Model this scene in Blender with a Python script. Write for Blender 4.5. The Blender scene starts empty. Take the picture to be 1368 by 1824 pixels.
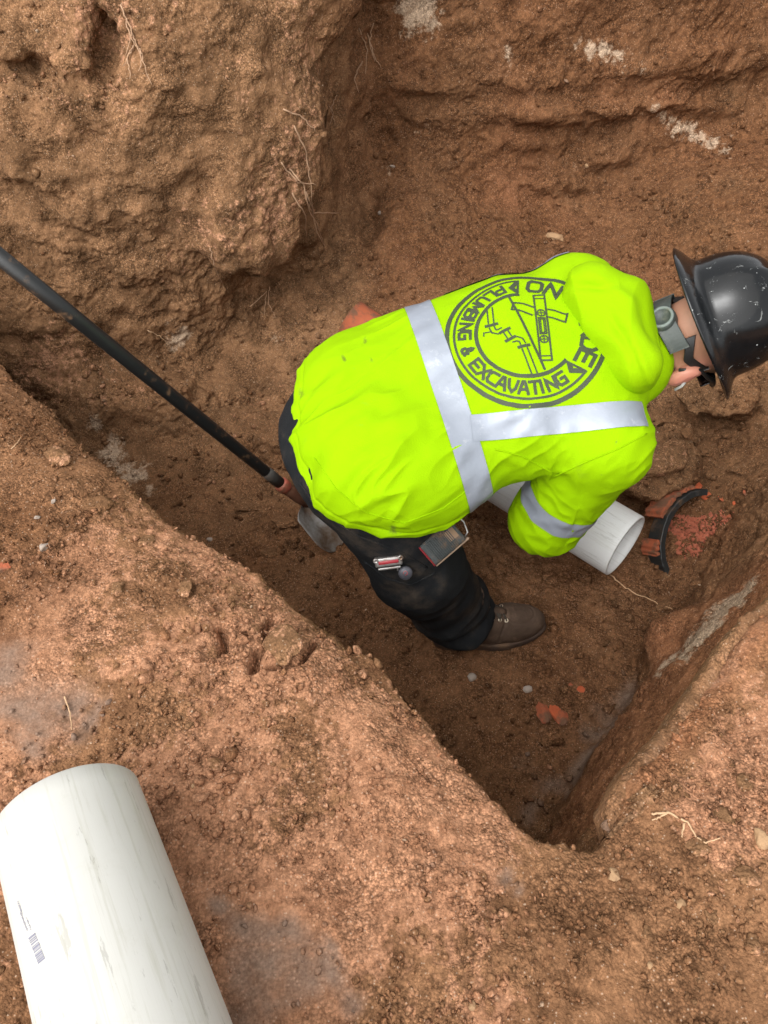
import bpy, bmesh, math, random, time
import numpy as np
from mathutils import Vector, Matrix
from mathutils.bvhtree import BVHTree
T0 = time.time()
random.seed(7)
rng = np.random.default_rng(11)
sc = bpy.context.scene
R = math.radians

# ------------------------------------------------------------ camera
CAM = np.array([0.0, 0.0, 1.95]); PITCH = R(50.0); FPX = 1367.0     # phone camera, 1368 x 1824
cd = bpy.data.cameras.new('camera'); cam = bpy.data.objects.new('camera', cd)
sc.collection.objects.link(cam); sc.camera = cam
cam.location = CAM; cam.rotation_euler = (math.pi/2 - PITCH, 0, 0)
cd.sensor_fit = 'VERTICAL'; cd.angle = 2*math.atan(912/FPX); cd.clip_start = 0.05; cd.clip_end = 1000

# ------------------------------------------------------------ sky, sun, exposure (bright overcast day)
SUN_EL, SUN_AZ = R(52), R(-145)      # azimuth from +y towards +x: the brighter part of the cloud, behind the camera to the left
w = bpy.data.worlds.new('World'); sc.world = w; w.use_nodes = True
nt = w.node_tree; nt.nodes.clear()
sky = nt.nodes.new('ShaderNodeTexSky'); sky.sky_type = 'NISHITA'; sky.sun_disc = False
sky.sun_elevation = SUN_EL; sky.sun_rotation = SUN_AZ
sky.air_density = 1.0; sky.dust_density = 4.0; sky.ozone_density = 1.0
hs = nt.nodes.new('ShaderNodeHueSaturation'); hs.inputs['Saturation'].default_value = 0.07
bg = nt.nodes.new('ShaderNodeBackground'); bg.inputs['Strength'].default_value = 0.15
out = nt.nodes.new('ShaderNodeOutputWorld')
nt.links.new(sky.outputs[0], hs.inputs['Color']); nt.links.new(hs.outputs[0], bg.inputs['Color'])
nt.links.new(bg.outputs[0], out.inputs['Surface'])
ld = bpy.data.lights.new('sun', 'SUN'); ld.energy = 0.65; ld.angle = R(110); ld.color = (1.0, 0.95, 0.87)
sun = bpy.data.objects.new('sun', ld); sc.collection.objects.link(sun)
sdir = Vector((math.sin(SUN_AZ)*math.cos(SUN_EL), math.cos(SUN_AZ)*math.cos(SUN_EL), math.sin(SUN_EL)))
sun.rotation_euler = sdir.to_track_quat('Z', 'Y').to_euler()
vs = sc.view_settings; vs.view_transform = 'Standard'; vs.look = 'None'; vs.gamma = 1.0; vs.use_curve_mapping = False
vs.exposure = 1.14
sc.cycles.use_denoising = True; sc.cycles.use_adaptive_sampling = True; sc.cycles.adaptive_threshold = 0.025; sc.cycles.max_bounces = 5; sc.cycles.diffuse_bounces = 3; sc.cycles.caustics_reflective = False; sc.cycles.caustics_refractive = False

# ------------------------------------------------------------ helpers
def ray(px, py):
    u = (px-684)/FPX; v = (912-py)/FPX; c, s = math.cos(PITCH), math.sin(PITCH)
    return np.array([u, c+s*v, -s+c*v])
def atz(px, py, z):
    r = ray(px, py); return CAM + r*((z-CAM[2])/r[2])
def atd(px, py, d): return CAM + ray(px, py)*d

_pr = np.random.default_rng(3)
PERM = _pr.permutation(256).astype(np.int32); PERM = np.concatenate([PERM, PERM, PERM])
GR = _pr.normal(size=(256, 3)).astype(np.float32); GR /= np.linalg.norm(GR, axis=1)[:, None]
def pn(P, seed=0):
    "gradient noise, about -0.7..0.7, P (n,3)"
    P = P.astype(np.float32) + np.float32(seed*17.31)
    i = np.floor(P).astype(np.int32); f = P-i; i &= 255
    u = f*f*f*(f*(f*6-15)+10)
    acc = 0
    for dx in (0, 1):
        wx = u[:, 0] if dx else 1-u[:, 0]; hx = PERM[i[:, 0]+dx]
        for dy in (0, 1):
            wy = wx*(u[:, 1] if dy else 1-u[:, 1]); hy = PERM[(hx+i[:, 1]+dy)]
            for dz in (0, 1):
                g = GR[PERM[(hy+i[:, 2]+dz)]]
                d = g[:, 0]*(f[:, 0]-dx)+g[:, 1]*(f[:, 1]-dy)+g[:, 2]*(f[:, 2]-dz)
                acc = acc + d*wy*(u[:, 2] if dz else 1-u[:, 2])
    return acc
def fbm(P, octs=3, seed=0, gain=0.5):
    a, t, s = 1.0, 0, 1.0
    for o in range(octs): t = t + a*pn(P*s, seed+o); a *= gain; s *= 2.03
    return t
def ridge(P, octs=3, seed=0, gain=0.5):
    a, t, s = 1.0, 0, 1.0
    for o in range(octs): t = t + a*(1-2*np.abs(pn(P*s, seed+o))); a *= gain; s *= 2.03
    return t
def sst(a, b, x):
    t = np.clip((x-a)/(b-a), 0, 1); return t*t*(3-2*t)
def smin(a, b, k):
    h = np.clip(0.5+0.5*(b-a)/k, 0, 1); return b*(1-h)+a*h-k*h*(1-h)
def smax(a, b, k): return -smin(-a, -b, k)

def surface_nets(V, org, h):
    "quads of the zero level of V (negative = solid), outward facing"
    S = V < 0; nx, ny, nz = V.shape
    cs = np.zeros((nx-1, ny-1, nz-1), np.int8)
    for a in (0, 1):
        for b in (0, 1):
            for c in (0, 1): cs += S[a:nx-1+a, b:ny-1+b, c:nz-1+c]
    act = (cs > 0) & (cs < 8)
    I = np.argwhere(act); idx = -np.ones(act.shape, np.int64); idx[act] = np.arange(len(I))
    acc = np.zeros((len(I), 3)); cnt = np.zeros(len(I))
    cor = [(a, b, c) for a in (0, 1) for b in (0, 1) for c in (0, 1)]
    val = {o: V[I[:, 0]+o[0], I[:, 1]+o[1], I[:, 2]+o[2]].astype(np.float64) for o in cor}
    for o in cor:
        for ax in range(3):
            if o[ax]: continue
            q = list(o); q[ax] = 1; q = tuple(q)
            va, vb = val[o], val[q]; m = (va < 0) != (vb < 0)
            t = np.where(m, va/np.where(m, va-vb, 1), 0)
            p = np.array(o, float)[None]+np.zeros((len(I), 3)); p[:, ax] += t
            acc[m] += p[m]; cnt[m] += 1
    P = (I+acc/cnt[:, None])*h+np.array(org)
    F = []
    for ax in range(3):
        sl0 = [slice(1, -1)]*3; sl1 = [slice(1, -1)]*3
        sl0[ax] = slice(0, -1); sl1[ax] = slice(1, None)
        a, b = S[tuple(sl0)], S[tuple(sl1)]
        e1, e2 = [k for k in range(3) if k != ax]
        for flip, m in ((False, a & ~b), (True, ~a & b)):
            E = np.argwhere(m)
            if not len(E): continue
            base = E.copy(); base[:, e1] += 1; base[:, e2] += 1
            qs = []
            for (d1, d2) in ((0, 0), (1, 0), (1, 1), (0, 1)):
                c = base.copy(); c[:, e1] -= 1-d1; c[:, e2] -= 1-d2
                qs.append(idx[c[:, 0], c[:, 1], c[:, 2]])
            q = np.stack(qs, 1)
            if flip ^ (ax == 1): q = q[:, ::-1]
            F.append(q)
    F = np.concatenate(F); F = F[(F >= 0).all(1)]
    return P, F

def np_mesh(name, P, F, smooth=True):
    me = bpy.data.meshes.new(name); P = np.ascontiguousarray(P, np.float32); F = np.ascontiguousarray(F, np.int32)
    k = F.shape[1]
    me.vertices.add(len(P)); me.vertices.foreach_set('co', P.ravel())
    me.loops.add(F.size); me.loops.foreach_set('vertex_index', F.ravel())
    me.polygons.add(len(F)); me.polygons.foreach_set('loop_start', np.arange(0, F.size, k, dtype=np.int32))
    me.polygons.foreach_set('loop_total', np.full(len(F), k, np.int32))
    if smooth: me.polygons.foreach_set('use_smooth', np.ones(len(F), bool))
    me.update(calc_edges=True); return me
def get_np(me):
    P = np.empty(len(me.vertices)*3, np.float32); me.vertices.foreach_get('co', P)
    N = np.empty(len(me.vertices)*3, np.float32); me.vertices.foreach_get('normal', N)
    F = np.empty(len(me.loops), np.int32); me.loops.foreach_get('vertex_index', F)
    return P.reshape(-1, 3), N.reshape(-1, 3), F.reshape(-1, 4)
def subsurf(P, F, lv):
    me = np_mesh('tmp', P, F); o = bpy.data.objects.new('tmp', me); sc.collection.objects.link(o)
    m = o.modifiers.new('s', 'SUBSURF'); m.levels = m.render_levels = lv; m.use_limit_surface = False; m.quality = 1
    dg = bpy.context.evaluated_depsgraph_get(); e = o.evaluated_get(dg); m2 = e.to_mesh()
    r = get_np(m2); r = tuple(a.copy() for a in r); e.to_mesh_clear()
    bpy.data.objects.remove(o); bpy.data.meshes.remove(me); return r
def compact(P, F, *attrs):
    u, inv = np.unique(F, return_inverse=True)
    return (P[u], inv.reshape(F.shape)) + tuple(a[u] for a in attrs)

def link(name, me, mat=None, parent=None):
    o = bpy.data.objects.new(name, me); sc.collection.objects.link(o)
    if mat is not None and me is not None:
        for m in (mat if isinstance(mat, (list, tuple)) else [mat]): me.materials.append(m)
    if parent is not None: o.parent = parent
    return o
def tag(o, label=None, cat=None, group=None, kind=None):
    if label: o['label'] = label
    if cat: o['category'] = cat
    if group: o['group'] = group
    if kind: o['kind'] = kind
    return o
def empty(name, label, cat, group=None):
    o = bpy.data.objects.new(name, None); sc.collection.objects.link(o); o.empty_display_size = 0.05
    return tag(o, label, cat, group)
def set_attr(me, name, arr):
    a = me.attributes.new(name, 'FLOAT', 'POINT'); a.data.foreach_set('value', np.ascontiguousarray(arr, np.float32))

def frame_path(pts):
    pts = [Vector(p) for p in pts]; tg = []
    for i in range(len(pts)):
        tg.append((pts[min(i+1, len(pts)-1)]-pts[max(i-1, 0)]).normalized())
    up = Vector((0, 0, 1)) if abs(tg[0].z) < 0.9 else Vector((1, 0, 0))
    n = (up - tg[0]*up.dot(tg[0])).normalized(); fr = []
    for t in tg:
        n = (n - t*n.dot(t)).normalized(); fr.append((t, n, t.cross(n)))
    return pts, fr
def tube_data(pts, rads, seg=8, cap=True):
    pts, fr = frame_path(pts); V = []; F = []
    if not hasattr(rads, '__len__'): rads = [rads]*len(pts)
    for p, (t, n, b), r in zip(pts, fr, rads):
        for k in range(seg):
            a = 2*math.pi*k/seg; V.append(p+(n*math.cos(a)+b*math.sin(a))*r)
    for i in range(len(pts)-1):
        for k in range(seg):
            k2 = (k+1) % seg; F.append((i*seg+k, i*seg+k2, (i+1)*seg+k2, (i+1)*seg+k))
    if cap:
        F.append(tuple(range(seg))[::-1]); F.append(tuple((len(pts)-1)*seg+k for k in range(seg)))
    return V, F
def py_mesh(name, V, F, smooth=True):
    me = bpy.data.meshes.new(name); me.from_pydata([tuple(v) for v in V], [], F)
    if smooth: me.polygons.foreach_set('use_smooth', [True]*len(F))
    me.update(); return me
def tube(name, pts, rads, mat, parent=None, seg=8, cap=True):
    V, F = tube_data(pts, rads, seg, cap); return link(name, py_mesh(name, V, F), mat, parent)
def rev_data(prof, org, axis, seg=48, e1=None):
    "surface of revolution: prof = [(axial, radius)] about axis through org"
    ax = Vector(axis).normalized(); up = Vector(e1) if e1 is not None else (Vector((0, 0, 1)) if abs(ax.z) < .9 else Vector((1, 0, 0)))
    n = (up-ax*up.dot(ax)).normalized(); b = ax.cross(n); V = []; F = []
    for (h, r) in prof:
        for k in range(seg):
            a = 2*math.pi*k/seg; V.append(Vector(org)+ax*h+(n*math.cos(a)+b*math.sin(a))*r)
    for i in range(len(prof)-1):
        for k in range(seg):
            k2 = (k+1) % seg; F.append((i*seg+k, i*seg+k2, (i+1)*seg+k2, (i+1)*seg+k))
    return V, F
def bevel_box(name, size, loc, rot, mat, parent=None, bev=0.004, seg=2):
    bm = bmesh.new(); bmesh.ops.create_cube(bm, size=1.0); bmesh.ops.scale(bm, vec=size, verts=bm.verts)
    bmesh.ops.bevel(bm, geom=bm.edges[:], offset=bev, segments=seg, affect='EDGES', profile=0.6)
    me = bpy.data.meshes.new(name); bm.to_mesh(me); bm.free()
    me.polygons.foreach_set('use_smooth', [True]*len(me.polygons))
    M = rot.to_4x4() if isinstance(rot, Matrix) else Matrix.Identity(4)
    me.transform(Matrix.Translation(Vector(loc)) @ M); me.update()
    return link(name, me, mat, parent)
def basis(x, z):
    "3x3 matrix with local x and z along the given directions"
    x = Vector(x).normalized(); z = Vector(z); z = (z-x*z.dot(x)).normalized(); y = z.cross(x)
    return Matrix((x, y, z)).transposed()

# ---- materials
class NT:
    def __init__(s, name):
        s.m = bpy.data.materials.new(name); s.m.use_nodes = True; s.t = s.m.node_tree; s.t.nodes.clear()
        s.out = s.n('ShaderNodeOutputMaterial'); s.bsdf = s.n('ShaderNodeBsdfPrincipled'); s.l(s.bsdf.outputs[0], s.out.inputs['Surface'])
        s.tc = s.n('ShaderNodeTexCoord'); s.co = s.tc.outputs['Object']
    def n(s, typ, **kw):
        n = s.t.nodes.new(typ)
        for k, v in kw.items(): setattr(n, k, v)
        return n
    def l(s, a, b): s.t.links.new(a, b)
    def put(s, sock, v):
        if hasattr(v, 'is_output'): s.l(v, sock)
        else: sock.default_value = (*v, 1.0) if (isinstance(v, tuple) and len(v) == 3 and sock.type == 'RGBA') else v
    def noise(s, scale, detail=4, rough=0.55, co=None, dist=0.0):
        n = s.n('ShaderNodeTexNoise'); n.inputs['Scale'].default_value = scale; n.inputs['Detail'].default_value = detail
        n.inputs['Roughness'].default_value = rough; n.inputs['Distortion'].default_value = dist
        s.l(co or s.co, n.inputs['Vector']); return n.outputs['Fac']
    def voro(s, scale, feature='F1', out='Distance', co=None, rand=1.0):
        n = s.n('ShaderNodeTexVoronoi', feature=feature); n.inputs['Scale'].default_value = scale; n.inputs['Randomness'].default_value = rand
        s.l(co or s.co, n.inputs['Vector']); return n.outputs[out]
    def ramp(s, v, a, b, lo=0.0, hi=1.0, smooth=True):
        n = s.n('ShaderNodeMapRange', interpolation_type='SMOOTHSTEP' if smooth else 'LINEAR')
        s.l(v, n.inputs[0]); n.inputs[1].default_value = a; n.inputs[2].default_value = b
        n.inputs[3].default_value = lo; n.inputs[4].default_value = hi; return n.outputs[0]
    def math(s, op, a, b=0.0):
        n = s.n('ShaderNodeMath', operation=op); s.put(n.inputs[0], a); s.put(n.inputs[1], b); return n.outputs[0]
    def mix(s, f, a, b, mode='MIX'):
        n = s.n('ShaderNodeMix', data_type='RGBA', blend_type=mode); s.put(n.inputs[0], f); s.put(n.inputs[6], a); s.put(n.inputs[7], b); return n.outputs[2]
    def attr(s, name):
        n = s.n('ShaderNodeAttribute', attribute_name=name); return n.outputs['Fac']
    def bump(s, h, dist=0.002, strength=1.0, normal=None):
        n = s.n('ShaderNodeBump'); n.inputs['Distance'].default_value = dist; n.inputs['Strength'].default_value = strength
        s.l(h, n.inputs['Height'])
        if normal is not None: s.l(normal, n.inputs['Normal'])
        return n.outputs[0]
    def scale(s, v):
        n = s.n('ShaderNodeMapping'); s.l(s.co, n.inputs['Vector']); n.inputs['Scale'].default_value = v; return n.outputs[0]
    def set(s, **kw):
        names = {'color': 'Base Color', 'rough': 'Roughness', 'metal': 'Metallic', 'normal': 'Normal', 'spec': 'Specular IOR Level', 'coat': 'Coat Weight', 'coat_rough': 'Coat Roughness', 'sheen': 'Sheen Weight', 'sss': 'Subsurface Weight'}
        for k, v in kw.items(): s.put(s.bsdf.inputs[names[k]], v)
        return s.m
def plain(name, col, rough=0.6, metal=0.0, var=0.25, scale=40, bump=0.0006, dirt=0.0, dirt_col=(.13, .075, .04), dirt_scale=14, spec=0.5):
    t = NT(name); a = t.noise(scale, 4)
    dark = tuple(c*(1-var) for c in col); c = t.mix(a, dark, tuple(min(1, x*(1+var)) for x in col))
    rg = rough
    if dirt > 0:
        d = t.ramp(t.noise(dirt_scale, 6, 0.65), 0.62-dirt*0.3, 0.72); c = t.mix(d, c, dirt_col)
    t.set(color=c, rough=rg, metal=metal, spec=spec)
    if bump: t.set(normal=t.bump(t.noise(scale*8, 4), bump, 0.6))
    return t.m
# ------------------------------------------------------------ soil material
def soil_material(name, crumb=False):
    t = NT(name)
    sand, pale, damp, grey, red = (t.attr(k) for k in ('sand', 'pale', 'damp', 'grey', 'red'))
    n1 = t.noise(9, 4, 0.62); n2 = t.noise(45, 3, 0.65); n3 = t.noise(240, 2, 0.6)
    mid = t.mix(t.ramp(n1, .35, .68), (.150, .080, .040), (.28, .150, .076))
    sandc = t.mix(t.ramp(n2, .3, .7), (.29, .145, .080), (.43, .226, .130))
    c = t.mix(t.ramp(t.math('ADD', sand, t.math('MULTIPLY', t.math('SUBTRACT', n2, .5), 1.0)), .42, .60), mid, sandc)
    redc = t.mix(n2, (.20, .080, .038), (.33, .150, .074))
    c = t.mix(t.math('MULTIPLY', red, .85), c, redc)
    dampc = t.mix(t.ramp(n2, .3, .7), (.078, .035, .016), (.178, .082, .037))
    c = t.mix(t.ramp(t.math('ADD', damp, t.math('MULTIPLY', t.math('SUBTRACT', n1, .5), .6)), .25, .95), c, dampc)
    greyc = t.mix(n2, (.155, .100, .072), (.235, .158, .115))
    c = t.mix(t.ramp(t.math('ADD', grey, t.math('MULTIPLY', t.math('SUBTRACT', n2, .5), .5)), .22, .95), c, greyc)
    pf = t.ramp(t.math('ADD', pale, t.math('MULTIPLY', t.math('SUBTRACT', t.noise(32, 4, .72), .5), 1.6)), .48, .82)
    c = t.mix(pf, c, t.mix(n3, (.34, .235, .155), (.52, .385, .27)))
    # grains: lighter and darker crumbs with dark gaps, strongest where the soil is loose, plus pale mineral specks
    vA = t.n('ShaderNodeTexVoronoi'); vA.inputs['Scale'].default_value = 135; t.l(t.co, vA.inputs['Vector'])
    vB = t.n('ShaderNodeTexVoronoi'); vB.inputs['Scale'].default_value = 290; t.l(t.co, vB.inputs['Vector'])
    k_ = t.ramp(grey, .2, .9, 1.0, .30)
    gm = t.math('MULTIPLY', t.ramp(t.noise(13, 3, .6), .36, .62, .35, 1.0), k_)
    gB = t.math('MULTIPLY', t.ramp(vB.outputs['Color'], .28, .72, .76, 1.25, False), t.ramp(vB.outputs['Distance'], .40, .75, 1.0, .66))
    gA = t.math('MULTIPLY', t.ramp(vA.outputs['Color'], .28, .72, .86, 1.15, False), t.ramp(vA.outputs['Distance'], .48, .80, 1.0, .70))
    c = t.mix(gm, c, t.mix(1.0, c, t.math('MULTIPLY', gA, gB), 'MULTIPLY'))
    g = t.ramp(n3, .3, .7, .82, 1.18); c = t.mix(1.0, c, g, 'MULTIPLY')
    sp = t.math('MULTIPLY', t.math('GREATER_THAN', vB.outputs['Color'], .81), t.ramp(vB.outputs['Distance'], .25, .42, 1, 0))
    c = t.mix(t.math('MULTIPLY', t.math('MULTIPLY', sp, .5), k_), c, (.46, .36, .27))
    t.set(color=c, rough=.97, spec=.06)
    lo_ = t.noise(48, 2, .6); b1 = t.noise(130, 3, .72)
    hv_ = t.math('ADD', t.math('MULTIPLY', vA.outputs['Distance'], -.75), t.math('MULTIPLY', vB.outputs['Distance'], -.5))
    h = t.math('ADD', t.math('MULTIPLY', b1, .9), t.math('MULTIPLY', hv_, gm))
    t.set(normal=t.bump(t.math('MULTIPLY', h, k_), .0042, .85))
    if not crumb:
        dn = t.n('ShaderNodeDisplacement'); dn.inputs['Midlevel'].default_value = .5; dn.inputs['Scale'].default_value = .009
        t.l(t.math('MULTIPLY', lo_, k_), dn.inputs['Height']); t.l(dn.outputs[0], t.out.inputs['Displacement'])
        t.m.displacement_method = 'DISPLACEMENT'
    return t.m
SOIL = soil_material('soil'); CRUMB = soil_material('soil_crumb', True)

# ------------------------------------------------------------ the pit as a solid (negative = earth)
POLY = [((.205, .345), .10), ((.300, .325), .19), ((.69, .705), .28), ((1.15, 1.17), .40), ((1.55, 1.78), .45), ((1.80, 2.6), .4), ((1.55, 3.25), .16),
        ((.65, 3.12), .20), ((-.02, 3.10), .12), ((-.17, 2.86), .0), ((-.24, 2.56), .0), ((-.55, 2.36), .20),
        ((-1.1, 2.2), .28), ((-1.66, 2.12), .05), ((-.95, 1.475), .04), ((-.60, 1.10), .04), ((-.40, .945), .04), ((-.17, .765), .04), ((-.02, .64), .04)]
def poly_sd(X, Y):
    inside = np.zeros(X.shape, bool); best = np.full(X.shape, 1e9); ks = np.zeros(X.shape); ws = np.zeros(X.shape)
    n = len(POLY)
    for i in range(n):
        (x0, y0), k = POLY[i]; (x1, y1), _ = POLY[(i+1) % n]
        dx, dy = x1-x0, y1-y0; t = np.clip(((X-x0)*dx+(Y-y0)*dy)/(dx*dx+dy*dy), 0, 1)
        d2 = (X-x0-t*dx)**2+(Y-y0-t*dy)**2; best = np.minimum(best, d2)
        wgt = 1/(d2+.01)**2; ks += wgt*k; ws += wgt
        c = ((y0 > Y) != (y1 > Y)) & (X < (x1-x0)*(Y-y0)/((y1-y0) if y1 != y0 else 1e-9)+x0); inside ^= c
    d = np.sqrt(best); return np.where(inside, -d, d), ks/ws
def bank_top(X, Y):
    s = sst(1.75, 2.35, Y + .25*np.clip(X, -1, 1))
    return .845 + .72*s + .02*np.sin(X*3.1+1)*np.cos(Y*2.7) + .05*sst(.25, .7, X)*(1-s)
def floor_h(X, Y):
    f = (.45-.15*sst(.15, .7, X))*sst(1.75, 3.05, Y) + .28*sst(.8, 1.5, X)*sst(1.0, 1.6, Y)
    f = f - .03*np.exp(-((X-.55)/.25)**2-((Y-1.45)/.2)**2)
    return f
def ell(P, c, r):
    q = (P-np.array(c, np.float32))/np.array(r, np.float32); return (np.sqrt((q*q).sum(1))-1)*min(r)
H = .020
xs = np.arange(-1.95, 2.15, H); ys = np.arange(-.45, 3.75, H); zs = np.arange(-.14, 1.72, H)
X2, Y2 = np.meshgrid(xs, ys, indexing='ij')
q2 = np.stack([X2.ravel(), Y2.ravel(), np.zeros(X2.size)], 1)
warp = .05*pn(q2*2.2, 5).reshape(X2.shape)+.025*pn(q2*6, 6).reshape(X2.shape)
near_w = 1-.65*sst(.5, 0, np.abs(np.minimum(1.9, Y2)-1.2)-.9)*(Y2 < 1.9)
SD, KK = poly_sd(X2, Y2); SD = SD+warp*near_w
TT = bank_top(X2, Y2); FF = floor_h(X2, Y2)
RZ = sst(.27, .36, X2)*sst(1.8, 1.4, Y2)
rimdrop = .07*sst(.11, 0, SD)*sst(1.9, 1.5, Y2)*(1-RZ)*sst(.22, .0, X2)                      # crumbled, rounded rim
TT = TT-rimdrop*.55
V = np.empty((len(xs), len(ys), len(zs)), np.float32)
for k, z in enumerate(zs):
    wall = -(SD+KK*(.8-z)) - .040*RZ*float(sst(.80, .83, np.array(z)))
    kb = .07-.045*RZ
    V[:, :, k] = smax(z-TT, smin(wall, z-FF, kb), .03-.02*RZ)
# lumps and hollows, then rough noise, only near the surface
near = np.abs(V) < .15; I = np.argwhere(near); P = np.stack([xs[I[:, 0]], ys[I[:, 1]], zs[I[:, 2]]], 1).astype(np.float32)
v = V[near]
for c, r, k in (((-.62, 2.56, .98), (.40, .30, .55), .10), ((-.37, 2.45, .86), (.185, .20, .26), .05), ((-.44, 2.36, .62), (.16, .16, .20), .05), ((-.90, 2.38, .80), (.30, .18, .32), .12), ((-.25, 2.70, 1.22), (.22, .24, .22), .05),
                ((-.95, 2.10, .08), (.35, .14, .12), .10), ((-.1, 2.95, 1.25), (.22, .16, .16), .06), ((-.30, 1.95, .06), (.22, .10, .06), .08),
                ((-.05, 2.02, .12), (.10, .10, .10), .05), ((.87, 1.76, .14), (.17, .17, .12), .03), ((1.10, 1.95, .25), (.14, .12, .08), .03), ((.82, 1.08, .10), (.10, .07, .10), .06)):
    v = smin(v, ell(P, c, r), k)
for c, r, k in (((-.52, 2.22, .34), (.05, .12, .15), .04), ((-.30, 2.36, .34), (.16, .20, .13), .06), ((-.06, 2.80, .72), (.10, .26, .40), .05), ((-.76, 2.33, 1.14), (.035, .07, .06), .05),
                ((-1.0, 2.30, 1.10), (.20, .07, .03), .03),
                ((.05, 2.95, .78), (.09, .06, .02), .02), ((1.24, 1.62, .34), (.08, .10, .14), .05), ((.70, 1.02, .22), (.07, .07, .06), .04),
                ((-1.12, 2.18, .80), (.10, .06, .05), .03), ((-.12, 2.16, .26), (.06, .05, .07), .03)):
    v = smax(v, -ell(P, c, r), k)
sdp = SD[I[:, 0], I[:, 1]]; far = sst(1.5, 2.1, P[:, 1]); inpit = sst(.06, -.04, sdp)
amp = .35+.65*far; fl = sst(.12, .02, P[:, 2]-FF[I[:, 0], I[:, 1]])
v = v + (.055*amp*(1-.6*fl))*fbm(P*4.2, 2, 20) + .024*amp*(.40-np.abs(pn(P*7.5, 30))-.32*np.abs(pn(P*16, 31)))*2*(1-.5*fl) - .004
v = v + .016*np.sin(P[:, 2]*46+4*pn(P*3, 41))*far*inpit*(1-fl)*sst(-.15, .1, P[:, 0])*(pn(P*2.5, 43) > -.1)
ph = (P[:, 2]+.16*(P[:, 0]-.6)+.16*pn(P*2.1, 45)+.05*pn(P*6, 46))/.25; ph = ph-np.floor(ph)          # undercut strata of the back wall
v = v + (.06*(.3+1.4*np.clip(pn(P*2.7, 47)+.25, 0, 1))*(sst(.25, 1.0, ph)*sst(1.0, .95, ph))-.02)*sst(-.2, .15, P[:, 0])*sst(2.3, 2.6, P[:, 1])*inpit*(1-fl)*(-1)
V[near] = v
VP, VF = surface_nets(V, (xs[0], ys[0], zs[0]), H)
# frustum (with margin) -> fine, the rest coarse
c_, s_ = math.cos(PITCH), math.sin(PITCH)
def project(P):
    q = P-CAM; d = q[:, 1]*c_-q[:, 2]*s_; v = q[:, 1]*s_+q[:, 2]*c_
    return 684+FPX*q[:, 0]/np.maximum(d, .05), 912-FPX*v/np.maximum(d, .05), d
cen = VP[VF].mean(1); px, py, dd = project(cen)
fn = np.cross(VP[VF[:, 2]]-VP[VF[:, 0]], VP[VF[:, 3]]-VP[VF[:, 1]]); vw = CAM-cen
facing = (fn*vw).sum(1)/(np.linalg.norm(fn, axis=1)*np.linalg.norm(vw, axis=1)+1e-9)
inner = (px > -130) & (px < 1500) & (py > -130) & (py < 1960) & (dd > .2) & (facing > -.25)
edge = (cen[:, 0] < xs[0]+.03) | (cen[:, 0] > xs[-1]-.03) | (cen[:, 1] < ys[0]+.03) | (cen[:, 1] > ys[-1]-.03) | (cen[:, 2] < -.10)
def soil_object(name, P, F, z):
    me = np_mesh(name, P, F); [set_attr(me, k, a) for k, a in z.items()]
    return tag(link(name, me, SOIL), kind='structure')
# colour fields of the soil itself: caliche veins, sand, damp clay, smeared mud
PALE = [(735, 15, 55, 1.0), (1035, 82, 24, .7), (1062, 88, 26, .8), (1090, 92, 28, .85), (1118, 104, 28, .8), (1140, 122, 22, .7), (920, 95, 30, .7), (905, 75, 18, .5), (1158, 192, 20, .75), (1178, 208, 22, .8), (1200, 222, 22, .85), (1222, 236, 22, .85), (1245, 248, 22, .9), (1268, 258, 20, .85), (1292, 268, 18, .75),
        (750, 235, 28, .6), (685, 320, 22, .6), (1010, 290, 30, .5), (325, 600, 32, .95), (290, 575, 25, .5), (150, 750, 32, .8), (205, 805, 50, .95), (240, 840, 45, .8), (265, 870, 30, .6),
        (500, 620, 24, .7), (285, 640, 35, .5), (200, 660, 45, .45), (1230, 1150, 75, 1.1), (1290, 1090, 65, 1.1), (1190, 1190, 60, .9), (1265, 1120, 60, 1.0), (1330, 1050, 50, .9), (1130, 1300, 24, .6), (1100, 1360, 30, .45), (1335, 1060, 30, .7),
        (1160, 1270, 18, .5), (150, 640, 40, .4), (330, 680, 30, .5), (1010, 30, 30, .3)]
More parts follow.
